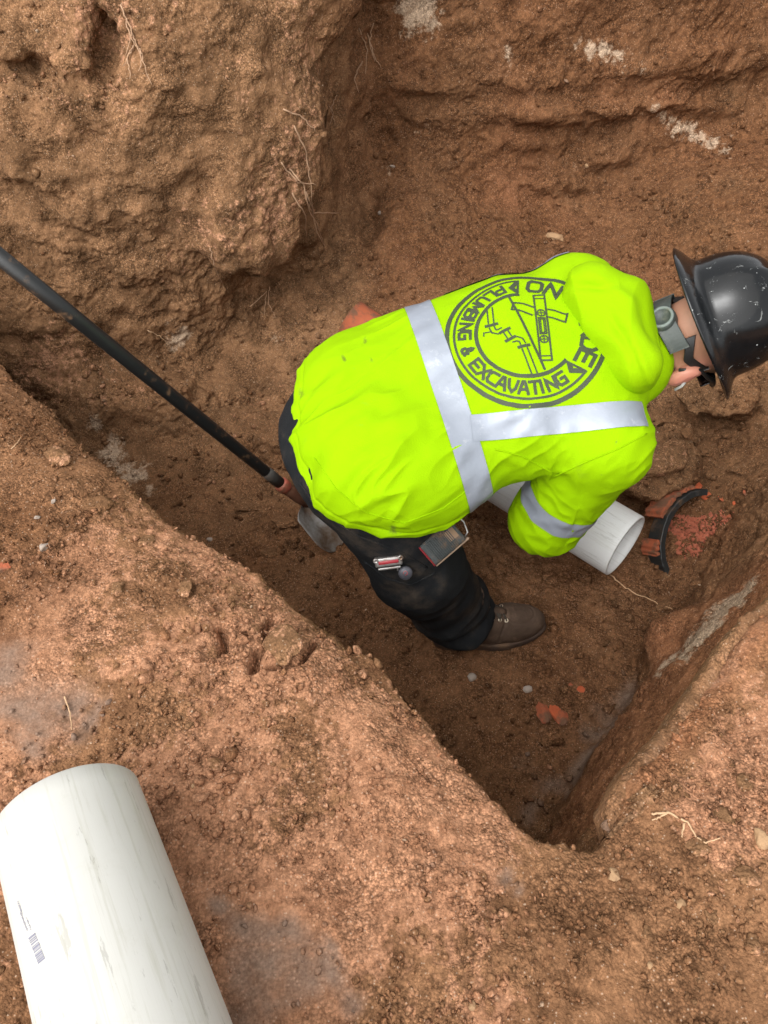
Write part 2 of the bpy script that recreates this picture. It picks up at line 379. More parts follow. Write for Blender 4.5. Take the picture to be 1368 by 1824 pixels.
def fields(P):
    P = P.astype(np.float32); px, py, d = project(P); n = len(P)
    X, Y, Z = P[:, 0], P[:, 1], P[:, 2]; sd, _ = poly_sd(X, Y); fh = floor_h(X, Y); bank = sst(-.03, .03, sd)*sst(1.7, 1.4, Y)
    nz = fbm(P*5, 2, 60); nb = fbm(P*2.2, 2, 64)
    sand = bank*(.46+1.35*nb+.6*nz)+(1-bank)*(.20+.5*nb)
    sand = sand+.10*sst(1.9, 2.3, Y)*sst(-.05, -.4, X)                 # drier left-hand spoil
    damp = (1-bank)*sst(.45, .0, Z-fh)*sst(2.6, 1.6, Y)*.62 + bank*(.08+.7*np.clip(-nb-.02, 0, 1))+bank*.7*np.exp(-((X+.72)**2+(Y-.78)**2)/.05) + .25*nz
    rw = sst(.30, .40, X)*sst(1.25, 1.05, Y)*sst(.06, .16, Z-fh); damp = damp*(1-.9*rw*(1-bank)); damp = damp + .58*sst(2.1, 2.6, Y)*sst(-.25, .05, X)*(1-bank)+.12*sst(1.9, 2.2, Y)  # right wall: red soil, its colour also lightened to offset the shade there
    Pw = P+.13*np.stack([fbm(P*5, 2, 70, .6), fbm(P*5, 2, 73, .6), 0*X], 1)
    pale = np.zeros(n, np.float32)
    for (a, b, r, s) in PALE:
        c = PALE_AT.get((a, b))
        if c is None: continue
        q = P+.6*(Pw-P)-np.array(c[:3], np.float32); rr = r*c[3]/FPX
        pale = np.maximum(pale, s*np.exp(-((q*q).sum(1)/(rr*rr))**.9))
    def blob(a, b, z, r): q = Pw-atz(a, b, z).astype(np.float32); return np.exp(-(q*q).sum(1)/(r*r))
    grey = .8*np.maximum.reduce([blob(a, b, .85, r) for a, b, r in ((20, 1190, .06), (90, 1240, .07), (150, 1290, .06), (30, 1270, .07), (420, 1640, .04), (450, 1700, .05), (500, 1750, .05), (540, 1700, .03), (560, 1800, .04), (430, 1790, .05), (800, 1530, .025), (840, 1560, .02), (20, 1340, .05))])
    grey = grey*bank + .9*(1-bank)*np.maximum.reduce([blob(a, b, .03, .06) for a, b in ((950, 1445), (985, 1400), (1020, 1360), (1050, 1315), (1085, 1275), (1115, 1230))])
    grey = grey+(1-bank)*.7*sst(.30, .36, X)*sst(1.15, .95, Y)*sst(.56, .66, Z)*(.6+1.2*nz)
    red = (1-bank)*(.25+.7*np.clip(nb, 0, 1))*sst(1.9, .8, Y) + .8*rw*(1-bank) + .30*bank + .80*sst(2.1, 2.6, Y)*sst(-.25, .1, X)*np.clip(.6+1.5*nb, 0, 1) + .8*blob(1235, 945, .08, .10) + .5*blob(1240, 1330, .5, .2)
    return dict(sand=sand, pale=pale, damp=np.clip(damp, 0, 1), grey=grey, red=np.clip(red, 0, 1))
# where the pale veins lie on the walls: looked up on the coarse earth
_bv = BVHTree.FromPolygons([tuple(p) for p in VP], [tuple(int(i) for i in f) for f in VF])
def hit(px, py, bv=None):
    r = Vector(ray(px, py)); dlen = r.length; h = (bv or _bv).ray_cast(Vector(CAM), r.normalized())
    return (h[0], h[1], h[3]/dlen) if h[0] is not None else None
PALE_AT = {}
for (a, b, r, s) in PALE:
    h = hit(a, b)
    if h: PALE_AT[(a, b)] = (*h[0], h[2])

Pf, Nf, Ff = subsurf(*compact(VP, VF[inner]), 2)
sdv, _ = poly_sd(Pf[:, 0], Pf[:, 1]); onbank = sst(-.05, .02, sdv)*sst(1.75, 1.4, Pf[:, 1])
onfloor = sst(.10, .03, Pf[:, 2]-floor_h(Pf[:, 0], Pf[:, 1])-.02)
onwall = np.clip(1-onbank-onfloor, 0, 1)
Z = fields(Pf)
sm = 1-.8*np.clip(Z['grey'], 0, 1)
wq = Pf+.02*np.stack([pn(Pf*11, 81), pn(Pf*11, 82), pn(Pf*11, 83)], 1)
g1 = fbm(wq*14, 2, 80); g2 = np.abs(pn(wq*17, 84))+.55*np.abs(pn(wq*40, 85)); g3 = fbm(Pf*62, 2, 90)
rough_patch = sst(-.15, .25, fbm(Pf*3.3, 2, 99)); sm = sm*(1-.8*(1-onbank)*sst(.30, .36, Pf[:, 0])*sst(1.15, .95, Pf[:, 1])*sst(.60, .68, Pf[:, 2])); sm = sm*(1-.35*onbank*sst(.10, .03, np.abs(sdv-.01))*sst(.45, .25, Pf[:, 0]))
disp = sm*(.010*g1*(1+.7*onwall) + (.008+.026*rough_patch)*(g2-.33)*(1-.45*onbank-.35*onwall) + (.0025+.0045*rough_patch)*g3)
# cracks in the dry crust of the near bank
CR = [[(450, 1205), (462, 1165), (478, 1150), (470, 1120), (488, 1095)], [(452, 1190), (470, 1195), (510, 1190), (540, 1180), (552, 1150), (568, 1130)],
      [(395, 1125), (402, 1150), (400, 1165)]]
for line in CR:
    pts = [atz(a, b, .83)[:2] for a, b in line]
    pa = np.array(pts); lo, hi = pa.min(0)-.06, pa.max(0)+.06
    ix = np.nonzero((Pf[:, 0] > lo[0]) & (Pf[:, 0] < hi[0]) & (Pf[:, 1] > lo[1]) & (Pf[:, 1] < hi[1]) & (onbank > .3))[0]; Q = Pf[ix]
    wob = .006*np.stack([pn(Q*40, 7), pn(Q*40, 8)], 1)
    best = np.full(len(Q), 9.0)
    for (a, b) in zip(pts[:-1], pts[1:]):
        e = b-a; q = Q[:, :2]+wob-a; t = np.clip((q@e)/(e@e), 0, 1); best = np.minimum(best, np.linalg.norm(q-t[:, None]*e, axis=1))
    disp[ix] += -.042*np.exp(-(best/.0060)**2)
Pf = Pf+Nf*disp[:, None]
cf = Pf[Ff].mean(1); bk = onbank[Ff].mean(1); fo = onfloor[Ff].mean(1)
cls = np.where(bk > .5, 0, np.where(fo > .5, 1, 2))
GROUND = {}
for k, nm in enumerate(('ground', 'trench_floor', 'trench_wall')):
    s = compact(Pf, Ff[cls == k], *Z.values()); GROUND[nm] = soil_object(nm, s[0], s[1], dict(zip(Z.keys(), s[2:])))
# earth beyond the frame, coarser, and the plain out to the horizon
m = ~inner & ~edge; s = compact(VP, VF[m]); soil_object('ground', s[0], s[1], fields(s[0]))
gx = np.concatenate([-np.geomspace(400, 2.2, 26), np.linspace(-1.9, 2.1, 26), np.geomspace(2.4, 400, 26)])
gy = np.concatenate([-np.geomspace(400, .6, 26), np.linspace(-.42, 3.7, 26), np.geomspace(4.0, 400, 26)])
GX, GY = np.meshgrid(gx, gy, indexing='ij'); GZ = bank_top(GX, np.clip(GY, -5, 5))-.012
GP = np.stack([GX.ravel(), GY.ravel(), GZ.ravel()], 1); nY = len(gy); ii, jj = np.meshgrid(np.arange(len(gx)-1), np.arange(nY-1), indexing='ij')
GF = np.stack([ii*nY+jj, (ii+1)*nY+jj, (ii+1)*nY+jj+1, ii*nY+jj+1], -1).reshape(-1, 4); gc = GP[GF].mean(1)
keep = (gc[:, 0] < xs[0]+.05) | (gc[:, 0] > xs[-1]-.08) | (gc[:, 1] < ys[0]+.05) | (gc[:, 1] > ys[-1]-.08)
s = compact(GP, GF[keep]); soil_object('ground', s[0], s[1], {k: np.full(len(s[0]), .3 if k == 'sand' else .1) for k in Z})
print('terrain', len(Pf), len(Ff), round(time.time()-T0, 1))

# ------------------------------------------------------------ loose crumbs (uncountable)
ico = bmesh.new(); bmesh.ops.create_icosphere(ico, subdivisions=1, radius=1.0)
IV = np.array([v.co[:] for v in ico.verts], np.float32); IF = np.array([[v.index for v in f.verts] for f in ico.faces], np.int32); ico.free()
def crumbs(name, label, n, idx_w, smin_, smax_, pw, zover=None, seed=1):
    r = np.random.default_rng(seed); p = idx_w/idx_w.sum(); ix = r.choice(len(Pf), n, p=p)
    s = (smin_+(smax_-smin_)*r.random(n)**pw).astype(np.float32)
    nv = len(IV); A = np.repeat(IV[None], n, 0)*(1+.33*r.normal(size=(n, nv, 1)).clip(-1.2, 1.4)).astype(np.float32)*(r.uniform(.45, 1.35, (n, 1, 3))).astype(np.float32)
    q = r.normal(size=(n, 4)); q /= np.linalg.norm(q, axis=1)[:, None]; w_, x_, y_, z_ = q.T
    M = np.stack([1-2*(y_*y_+z_*z_), 2*(x_*y_-z_*w_), 2*(x_*z_+y_*w_), 2*(x_*y_+z_*w_), 1-2*(x_*x_+z_*z_), 2*(y_*z_-x_*w_), 2*(x_*z_-y_*w_), 2*(y_*z_+x_*w_), 1-2*(x_*x_+y_*y_)], 1).reshape(n, 3, 3)
    A = np.einsum('nij,nvj->nvi', M, A)*s[:, None, None]
    A += (Pf[ix]+r.normal(size=(n, 3))*.0015+Nf[ix]*s[:, None]*.35+np.array([0, 0, .001]))[:, None, :]
    F = (IF[None]+np.arange(n)[:, None, None]*nv).reshape(-1, 3)
    me = np_mesh(name, A.reshape(-1, 3), F, False)
    for k in Z:
        a = Z[k][ix]+r.normal(size=n)*.16
        if zover and k in zover: a = zover[k](r, n)
        set_attr(me, k, np.repeat(a, nv))
    o = link(name, me, CRUMB); return tag(o, label, 'soil', kind='stuff')
up = np.clip(Nf[:, 2], 0, 1)
pxv, pyv, ddv = project(Pf); vis = ((pxv > -60) & (pxv < 1430) & (pyv > -60) & (pyv < 1890)).astype(float)
clump = np.clip(.25+fbm(Pf*6, 2, 120)*1.2, 0.08, 1)
crumbs('soil_crumbs', 'loose brown soil crumbs lying all over the near bank', 13000, vis*onbank*up*clump*sm+1e-9, .0008, .0055, 4.5, seed=2)
crumbs('soil_crumbs', 'scattered thumb-sized soil lumps in drifts on the near bank', 160, vis*onbank*up*np.clip(fbm(Pf*4, 2, 130)*3, 0, 1)**2*sm+1e-9, .004, .0125, 2.5, seed=6)
crumbs('soil_crumbs', 'loose dark soil crumbs lying on the pit floor and its ledges', 9000, vis*(1-onbank)*np.clip(up-.25, 0, 1)*clump+1e-9, .0014, .012, 5.0, seed=3)
crumbs('pebble_scatter', 'tiny pale pebbles and grit sprinkled through the soil', 1500, vis*up+1e-9, .0010, .0042, 2.5, dict(pale=lambda r, n: r.uniform(-.1, .8, n)), seed=4)
# ------------------------------------------------------------ helpers for soft shapes
def V3(*a): return np.array(a, np.float32)
def cap(P, a, b, ra, rb):
    a = np.array(a, np.float32); b = np.array(b, np.float32); e = b-a; t = np.clip(((P-a)@e)/(e@e), 0, 1)
    return np.linalg.norm(P-a-t[:, None]*e, axis=1)-(ra+(rb-ra)*t)
def elo(P, c, r, M=None):
    q = P-np.array(c, np.float32)
    if M is not None: q = q@M
    q = q/np.array(r, np.float32); return (np.sqrt((q*q).sum(1))-1)*min(r)
def sdf_mesh(fn, lo, hi, h, lv=1):
    ax = [np.arange(lo[k], hi[k], h) for k in range(3)]; G = np.stack(np.meshgrid(*ax, indexing='ij'), -1).reshape(-1, 3).astype(np.float32)
    k = 4; G = G.reshape(len(ax[0]), len(ax[1]), len(ax[2]), 3); cz = G[::k, ::k, ::k]; cv = fn(cz.reshape(-1, 3)).reshape(cz.shape[:3])
    V = cv.repeat(k, 0).repeat(k, 1).repeat(k, 2)[:G.shape[0], :G.shape[1], :G.shape[2]].copy()
    act = np.abs(V) < k*h*1.8+.012; Q = G[act]; V[act] = np.concatenate([fn(Q[i:i+300000]) for i in range(0, len(Q), 300000)])
    P, F = surface_nets(V, lo, h)
    return subsurf(P, F, lv) if lv else (P, None, F)
def nrm(v): v = np.array(v, float); return v/np.linalg.norm(v)
def oray(objs, o, d):
    best = None
    for ob in objs:
        ok, p, n, _ = ob.ray_cast(Vector(o), Vector(d))
        if ok and (best is None or (p-Vector(o)).length < best[2]): best = (p, n, (p-Vector(o)).length)
    return best

# ------------------------------------------------------------ materials of the worker
def m_hiviz():
    t = NT('hi_viz_knit'); n = t.noise(6, 4); c = t.mix(n, (.208, .392, .0), (.255, .445, .0))
    d = t.ramp(t.noise(11, 7, .72), .60, .78); d2 = t.ramp(t.noise(30, 6, .7), .67, .77)
    c = t.mix(t.math('MULTIPLY', d, .38), c, (.16, .20, .02)); c = t.mix(t.math('MULTIPLY', d2, .85), c, (.10, .11, .03))
    mf = t.ramp(t.math('ADD', t.attr('mud'), t.math('MULTIPLY', t.math('SUBTRACT', t.noise(70, 5, .7), .5), 1.0)), .32, .80); c = t.mix(t.math('MULTIPLY', mf, .75), c, (.075, .085, .02))
    kn = t.voro(420); t.set(color=c, rough=.85, spec=.08, normal=t.bump(t.math('ADD', kn, t.noise(55, 3)), .0006, .5)); return t.m
def m_band():
    t = NT('reflective_tape'); n = t.noise(22, 6, .7); c = t.mix(n, (.23, .255, .30), (.30, .33, .38))
    c = t.mix(t.ramp(t.noise(30, 7, .75), .56, .70), c, (.35, .375, .42)); c = t.mix(t.math('MULTIPLY', t.ramp(t.noise(60, 5, .7), .66, .75), .5), c, (.22, .21, .20))
    t.set(color=c, rough=.42, metal=.25, normal=t.bump(t.noise(90, 4), .0008, .5)); return t.m
def m_trouser():
    t = NT('black_work_cloth'); n = t.noise(18, 5); c = t.mix(n, (.006, .0068, .008), (.017, .0185, .020))
    d = t.ramp(t.noise(9, 7, .7), .47, .72); c = t.mix(t.math('MULTIPLY', d, .55), c, (.085, .062, .042))
    wv = t.voro(700); t.set(color=c, rough=.9, spec=.15, normal=t.bump(t.math('ADD', wv, t.noise(70, 4)), .0008, .6)); return t.m
def m_skin():
    t = NT('skin'); n = t.noise(35, 5); c = t.mix(n, (.30, .145, .085), (.40, .200, .125)); c = t.mix(t.attr('pink'), c, (.60, .22, .17))
    t.set(color=c, rough=.55, sss=.08, normal=t.bump(t.noise(420, 3), .0005, .5)); t.bsdf.inputs['Subsurface Radius'].default_value = (.012, .004, .002); return t.m
def m_boot():
    t = NT('boot_leather'); n = t.noise(16, 6, .65); c = t.mix(n, (.040, .025, .016), (.105, .066, .044))
    d = t.ramp(t.noise(30, 6, .7), .52, .70); c = t.mix(t.math('MULTIPLY', d, .5), c, (.16, .10, .066))
    t.set(color=c, rough=.82, spec=.3, normal=t.bump(t.noise(120, 5, .65), .002, .7)); return t.m
def m_hat():
    t = NT('hat_gloss_black'); c0 = t.mix(t.noise(9, 5), (.003, .0035, .004), (.006, .007, .008))
    s1 = t.ramp(t.noise(26, 8, .80, dist=1.2), .61, .65); sv = t.scale((14, 60, 30)); s2 = t.ramp(t.noise(1.5, 8, .85, co=sv), .63, .66)
    ch = t.math('MULTIPLY', t.math('GREATER_THAN', t.voro(75, out='Color'), .80), t.ramp(t.voro(75), .06, .16, 1, 0))
    f = t.math('MAXIMUM', t.math('MAXIMUM', t.math('MULTIPLY', s1, .35), t.math('MULTIPLY', s2, .5)), t.math('MULTIPLY', ch, .8))
    dust = t.ramp(t.noise(7, 7, .7), .5, .85, 0, .06); c = t.mix(dust, c0, (.14, .12, .10)); c = t.mix(f, c, (.52, .54, .52))
    t.set(color=c, rough=t.ramp(t.noise(12, 6, .7), .4, .7, .08, .26), spec=.4, normal=t.bump(t.noise(30, 4), .0012, .35)); return t.m
M_HIVIZ, M_BAND, M_TROUSER, M_SKIN, M_BOOT, M_HAT = m_hiviz(), m_band(), m_trouser(), m_skin(), m_boot(), m_hat()
M_INK = plain('print_ink', (.030, .042, .018), .6, var=.25, bump=0)
M_SOLE = plain('boot_sole', (.060, .036, .024), .9, var=.4, bump=.001, dirt=.5)
M_LACE = plain('boot_lace', (.05, .04, .03), .9)
M_BRASS = plain('eyelet_brass', (.55, .47, .36), .35, .9)
M_PLASTIC = plain('ratchet_plastic', (.045, .055, .050), .5, dirt=.35, dirt_col=(.16, .16, .13))
M_PLASTIC2 = plain('dial_plastic', (.16, .19, .175), .5, dirt=.3)
M_BLACK = plain('black_plastic', (.012, .012, .012), .4, dirt=.15)
M_LENS = plain('dark_lens', (.006, .006, .007), .12, bump=0)
M_RED = plain('red_plastic', (.30, .02, .03), .4, dirt=.5, dirt_scale=50)
M_STEEL = plain('worn_steel', (.36, .35, .34), .4, .8, dirt=.6, dirt_scale=60)
M_WHITE = plain('white_plastic', (.42, .42, .40), .5)

worker = empty('person', 'worker in fluorescent yellow hoodie and black hard hat bending over in the pit', 'person')
worker.location = (.2, 1.2, 0)
def wchild(o): o.matrix_parent_inverse = worker.matrix_basis.inverted() if False else Matrix.Translation((-.2, -1.2, 0)); return o

# ---- body frame: spine runs to the right of the picture, the back rolled towards the near bank
SC = np.array([(-.03, 1.275, .750), (.12, 1.292, .805), (.30, 1.322, .850), (.43, 1.338, .872), (.54, 1.345, .880)])
SW = [.200, .222, .236, .215, .11]; STK = [.150, .142, .140, .118, .085]
AX = nrm(SC[-1]-SC[0]); NB = np.array([0, -math.sin(R(20)), math.cos(R(20))]); NB = nrm(NB-AX*(NB@AX)); LB = np.cross(NB, AX)
ST = (SC-SC[0])@AX
def torso(P, grow=0.0):
    t = (P-SC[0])@AX; tc = np.clip(t, ST[0], ST[-1])
    c = np.stack([np.interp(tc, ST, SC[:, k]) for k in range(3)], 1); wd = np.interp(tc, ST, SW)+grow; th = np.interp(tc, ST, STK)+grow
    q = P-c; y = q@LB; z = q@NB; h = t-tc
    z = np.where(z < 0, z*1.02, z)
    return ((np.abs(y/wd)**2.25+np.abs(z/th)**2.25+np.abs(h/th)**2.0)**(1/2.15)-1)*np.minimum(wd, th)
SHR, ELR, WRR = (.468, 1.150, .800), (.388, 1.162, .540), (.492, 1.372, .345)
SHL, ELL, WRL = (.440, 1.500, .925), (.560, 1.570, .620), (.540, 1.545, .350)
HP = np.array(atd(515, 722, 1.66)); HM = nrm((.145, -.355, .923))
def hem_z(P):
    y = np.minimum(P[:, 1], 1.27); return HP[2]-(HM[0]*(P[:, 0]-HP[0])+HM[1]*(y-HP[1]))/HM[2]
def hoodie(P):
    d = torso(P); d = smin(d, elo(P, (-.055, 1.265, .770), (.150, .195, .125)), .08)
    d = smin(d, elo(P, (.02, 1.095, .75), (.170, .115, .14)), .08)                        # slack cloth at the near hip
    cut = hem_z(P)-P[:, 2]+.005*np.sin(P[:, 0]*31+P[:, 1]*10); cut = cut-sst(.17, .27, P[:, 0])*.4
    d = smax(d, cut, .018)
    d = smin(d, cap(P, SHR, (.43, 1.25, .84), .088, .10), .06); d = smin(d, cap(P, SHL, (.42, 1.4, .86), .085, .10), .06)
    a = smin(cap(P, SHR, ELR, .090, .080), cap(P, ELR, WRR, .074, .050), .035)
    b = smin(cap(P, SHL, ELL, .085, .070), cap(P, ELL, WRL, .066, .050), .03)
    return smin(smin(d, a, .028), b, .04)
hp, hn, hf = sdf_mesh(hoodie, (-.27, .93, .26), (.70, 1.72, 1.08), .0105, 2)
# folds: long soft drags running from hem and armpit, finer crumples in the sleeve
t_ = (hp-SC[0])@AX; y_ = (hp-SC[0])@LB; z_ = (hp-SC[0])@NB
ang = np.arctan2(hp[:, 1]-1.30, hp[:, 2]-.78)
q = np.stack([t_*3.2+y_*2.2, y_*9-t_*3.4, z_*6], 1)
f1 = 1-2*np.abs(fbm(q+.25*np.stack([pn(hp*5, 1), pn(hp*5, 2), pn(hp*5, 3)], 1), 2, 140))
flank = sst(1.27, 1.06, hp[:, 1]); rump = sst(.16, -.05, hp[:, 0]); sleeve = sst(.77, .66, hp[:, 2])*sst(.24, .30, hp[:, 0])
m_fold = np.clip(.10+.9*flank*rump+.35*rump+.55*flank*(1-rump)*.6, 0, 1)*(1-sleeve)
dsp = .019*m_fold*(f1-.55)
q2_ = np.stack([(hp@nrm(np.array(ELR)-np.array(SHR)))*26, np.arctan2(hp[:, 0]-.42, hp[:, 1]-1.16)*1.6, hp[:, 0]*4], 1)
dsp += sleeve*.0065*(1-2*np.abs(pn(q2_+.5*np.stack([pn(hp*9, 4)]*3, 1), 150)))
q3 = np.stack([t_*5+y_*4, y_*24-t_*13, z_*16], 1)+.5*np.stack([pn(hp*6, 5), pn(hp*6, 6), pn(hp*6, 7)], 1)
f3 = np.clip(1-3.2*np.abs(pn(q3, 190)), 0, 1)**1.5; dsp += .011*f3*np.clip(m_fold*1.1, 0, 1)*sst(-.1, .25, pn(hp*5, 191)+.12)
q4 = np.stack([t_*20, y_*3.5, z_*6], 1)+.6*np.stack([pn(hp*7, 11)]*3, 1); arm_pit = np.exp(-((hp[:, 0]-.36)/.10)**2-((hp[:, 1]-1.12)/.08)**2-((hp[:, 2]-.78)/.08)**2)
dsp += .008*arm_pit*np.clip(1-3*np.abs(pn(q4, 192)), 0, 1)
dsp += .0030*fbm(hp*16, 2, 160)+.004*fbm(hp*5, 2, 170)
# drag lines from hem towards the back, drawn as shallow ridges
def lineridge(a, b, wdt, amp, bend=.012):
    a, b = np.array(a), np.array(b); e = b-a; tt = np.clip(((hp-a)@e)/(e@e), 0, 1); qd = hp-a-tt[:, None]*e
    dl = np.linalg.norm(qd+bend*np.stack([pn(hp*7, 8)]*3, 1), axis=1); return amp*np.exp(-(dl/wdt)**2)*np.sin(math.pi*np.clip(tt*.9+.08, 0, 1))
for (a, b, da, db, wd, am) in (((560, 790), (720, 700), 1.6, 1.55, .014, .007), ((590, 860), (760, 770), 1.58, 1.54, .013, .007), ((640, 920), (800, 800), 1.56, 1.55, .014, .008),
                               ((700, 935), (830, 850), 1.55, 1.55, .012, .007), ((545, 720), (600, 630), 1.62, 1.6, .012, -.005), ((780, 900), (845, 830), 1.58, 1.57, .010, .006),
                               ((870, 800), (960, 840), 1.55, 1.58, .012, .006), ((980, 840), (1130, 800), 1.60, 1.55, .010, .007), ((1000, 870), (1110, 850), 1.64, 1.60, .010, .006), ((660, 800), (700, 660), 1.54, 1.52, .02, -.005)):
    dsp += lineridge(atd(*a, da), atd(*b, db), wd, am)
# rolled hem
hz = hem_z(hp); hemz = np.exp(-((hp[:, 2]-hz-.012)/.008)**2)*sst(.24, .18, hp[:, 0]); dsp += .004*hemz-.003*np.exp(-((hp[:, 2]-hz-.034)/.004)**2)*sst(.24, .18, hp[:, 0])
hp = hp+hn*dsp[:, None]
hoodm = np_mesh('hoodie', hp, hf); mud = np.zeros(len(hp)); hx, hy, _d = project(hp); up_ = (hn*(CAM-hp)).sum(1) > 0
for (a, b, r) in ((612, 638, 9), (624, 641, 7), (662, 641, 8), (650, 606, 7), (690, 780, 6), (575, 632, 10), (640, 600, 12), (535, 700, 10), (985, 972, 12), (700, 942, 10), (742, 640, 5), (690, 690, 5), (1120, 880, 10), (600, 860, 9), (960, 960, 8), (560, 800, 8)):
    mud = np.maximum(mud, (.25+.5*((a*7+b*13) % 10)/10)*np.exp(-(((hx-a)*.8+(hy-b)*.5)**2+((hy-b)*.6-(hx-a)*.9)**2*((a % 5)*.5+.7))/(r*r*.8))*up_)
mud += .45*sst(.10, .0, hp[:, 2]-hem_z(hp))*sst(.24, .1, hp[:, 0])*np.clip(fbm(hp*9, 2, 195)+.1, 0, 1); set_attr(hoodm, 'mud', mud)
HOOD = link('hoodie', hoodm, M_HIVIZ, worker); wchild(HOOD)
def sub(o, par):
    o.parent = par; return o
bpy.context.view_layer.update()
class Surf:      # ray casts against the hoodie in world coordinates
    def __init__(s, P, F): s.b = BVHTree.FromPolygons(P.tolist(), F.tolist())
    def cast(s, o, d, lim=2.0):
        h = s.b.ray_cast(Vector(o), Vector(d).normalized(), lim); return (h[0], h[1]) if h[0] is not None else None
hs_ = Surf(hp, hf)
# ---- hood bunched on the upper back
def hood(P):
    d = cap(P, (.442, 1.388, 1.005), (.514, 1.228, .960), .060, .042)
    d = smin(d, cap(P, (.500, 1.375, .985), (.512, 1.268, .945), .056, .046), .03)
    d = smin(d, cap(P, (.50, 1.42, .93), (.51, 1.268, .92), .06, .048), .04)
    return d
gp, gn, gf = sdf_mesh(hood, (.27, 1.04, .76), (.72, 1.52, 1.14), .0095, 2)
e_h = nrm(np.array((.512, 1.19, .958))-np.array((.418, 1.372, 1.0))); a_h = (gp@e_h)
hd = .016*(1-2*np.abs(pn(np.stack([a_h*4, (gp[:, 0]+gp[:, 2])*9, gp[:, 1]*3], 1), 180)))+.008*fbm(gp*7, 2, 182)+.002*fbm(gp*20, 2, 184)
for (a, b, wd, am) in (((1010, 512), (1105, 512), .010, -.012), ((1085, 555), (1150, 685), .009, -.011), ((1120, 520), (1172, 630), .012, -.009), ((1040, 560), (1120, 640), .02, .007), ((1060, 490), (1140, 560), .010, .006), ((1110, 600), (1165, 690), .008, .006)):
    a3, b3 = atd(*a, 1.53), atd(*b, 1.52); e = b3-a3; tt = np.clip(((gp-a3)@e)/(e@e), 0, 1); qd = gp-a3-tt[:, None]*e; rv = nrm(ray(*a)); qd = qd-(qd@rv)[:, None]*rv
    dl = np.linalg.norm(qd+.010*np.stack([pn(gp*9, 8)]*3, 1), axis=1); hd = hd+am*np.exp(-(dl/wd)**2)*np.sin(math.pi*np.clip(tt*.9+.06, 0, 1))*(gn@(-rv) > 0)
gp = gp+gn*hd[:, None]
o = link('hood', np_mesh('hood', gp, gf), M_HIVIZ, HOOD)
hs2 = Surf(gp, gf)

# ---- reflective tape
def grid_mesh(name, rows, mat, parent, off=.0):
    V = [v for r in rows for v in r]; n = len(rows[0]); F = [(i*n+j, i*n+j+1, (i+1)*n+j+1, (i+1)*n+j) for i in range(len(rows)-1) for j in range(n-1)]
    o = link(name, py_mesh(name, V, F), mat, parent); return o
def ring_band(cen, e1, e2, wd, a0, a1, n, name='reflective_band', m=9, rad=.45, wave=.0):
    e1 = nrm(e1); e2 = np.array(e2, float); e2 = nrm(e2-e1*(e1@e2)); ax = np.cross(e1, e2); rows = []
    for i in range(n):
        a = a0+(a1-a0)*i/(n-1); r = math.cos(a)*e1+math.sin(a)*e2; row = []
        for j in range(m):
            o = np.array(cen)+ax*(wd*(j/(m-1)-.5)); h = hs_.cast(o+r*rad, -r)
            if h is None: row = None; break
            row.append(h[0]+Vector(r)*.0022)
        if row is None:
            if rows: break
            continue
        rows.append(row)
    return grid_mesh(name, rows, M_BAND, HOOD)
B0 = np.array(atd(742, 535, 1.675)); B1 = np.array(atd(848, 862, 1.60)); bc = .5*(B0+B1)-NB*.10
ring_band(bc, B1-B0, NB, .058, R(-8), R(186), 90)
ring_band(np.array(SHR)*.27+np.array(ELR)*.73, (0, -1, 0), (.95, 0, -.3), .052, R(-130), R(130), 60, rad=.125)
def strap(p0, p1, wdir, cdir, wd, n=50, m=9):
    rows = []
    for i in range(n):
        t = i/(n-1); c = np.array(p0)*(1-t)+np.array(p1)*t; row = []
        for j in range(m):
            o = c+nrm(wdir)*wd*(j/(m-1)-.5)+nrm(cdir)*.25; h = hs_.cast(o, -nrm(cdir))
            if h is None: row = None; break
            row.append(h[0]+Vector(nrm(cdir))*.0030)
        if row: rows.append(row)
    return grid_mesh('reflective_band', rows, M_BAND, HOOD)
S0 = atd(836, 768, 1.58); S1 = atd(1150, 737, 1.56); cdr = nrm((0, -.62, .78)); strap(S0, S1, np.cross(cdr, S1-S0), cdr, .054)
S0 = atd(792, 508, 1.70); S1 = atd(1010, 482, 1.72); cdl = nrm((0, .45, .9)); strap(S0+V3(0, .03, 0), S1+V3(0, .03, 0), np.cross(cdl, S1-S0), cdl, .050)

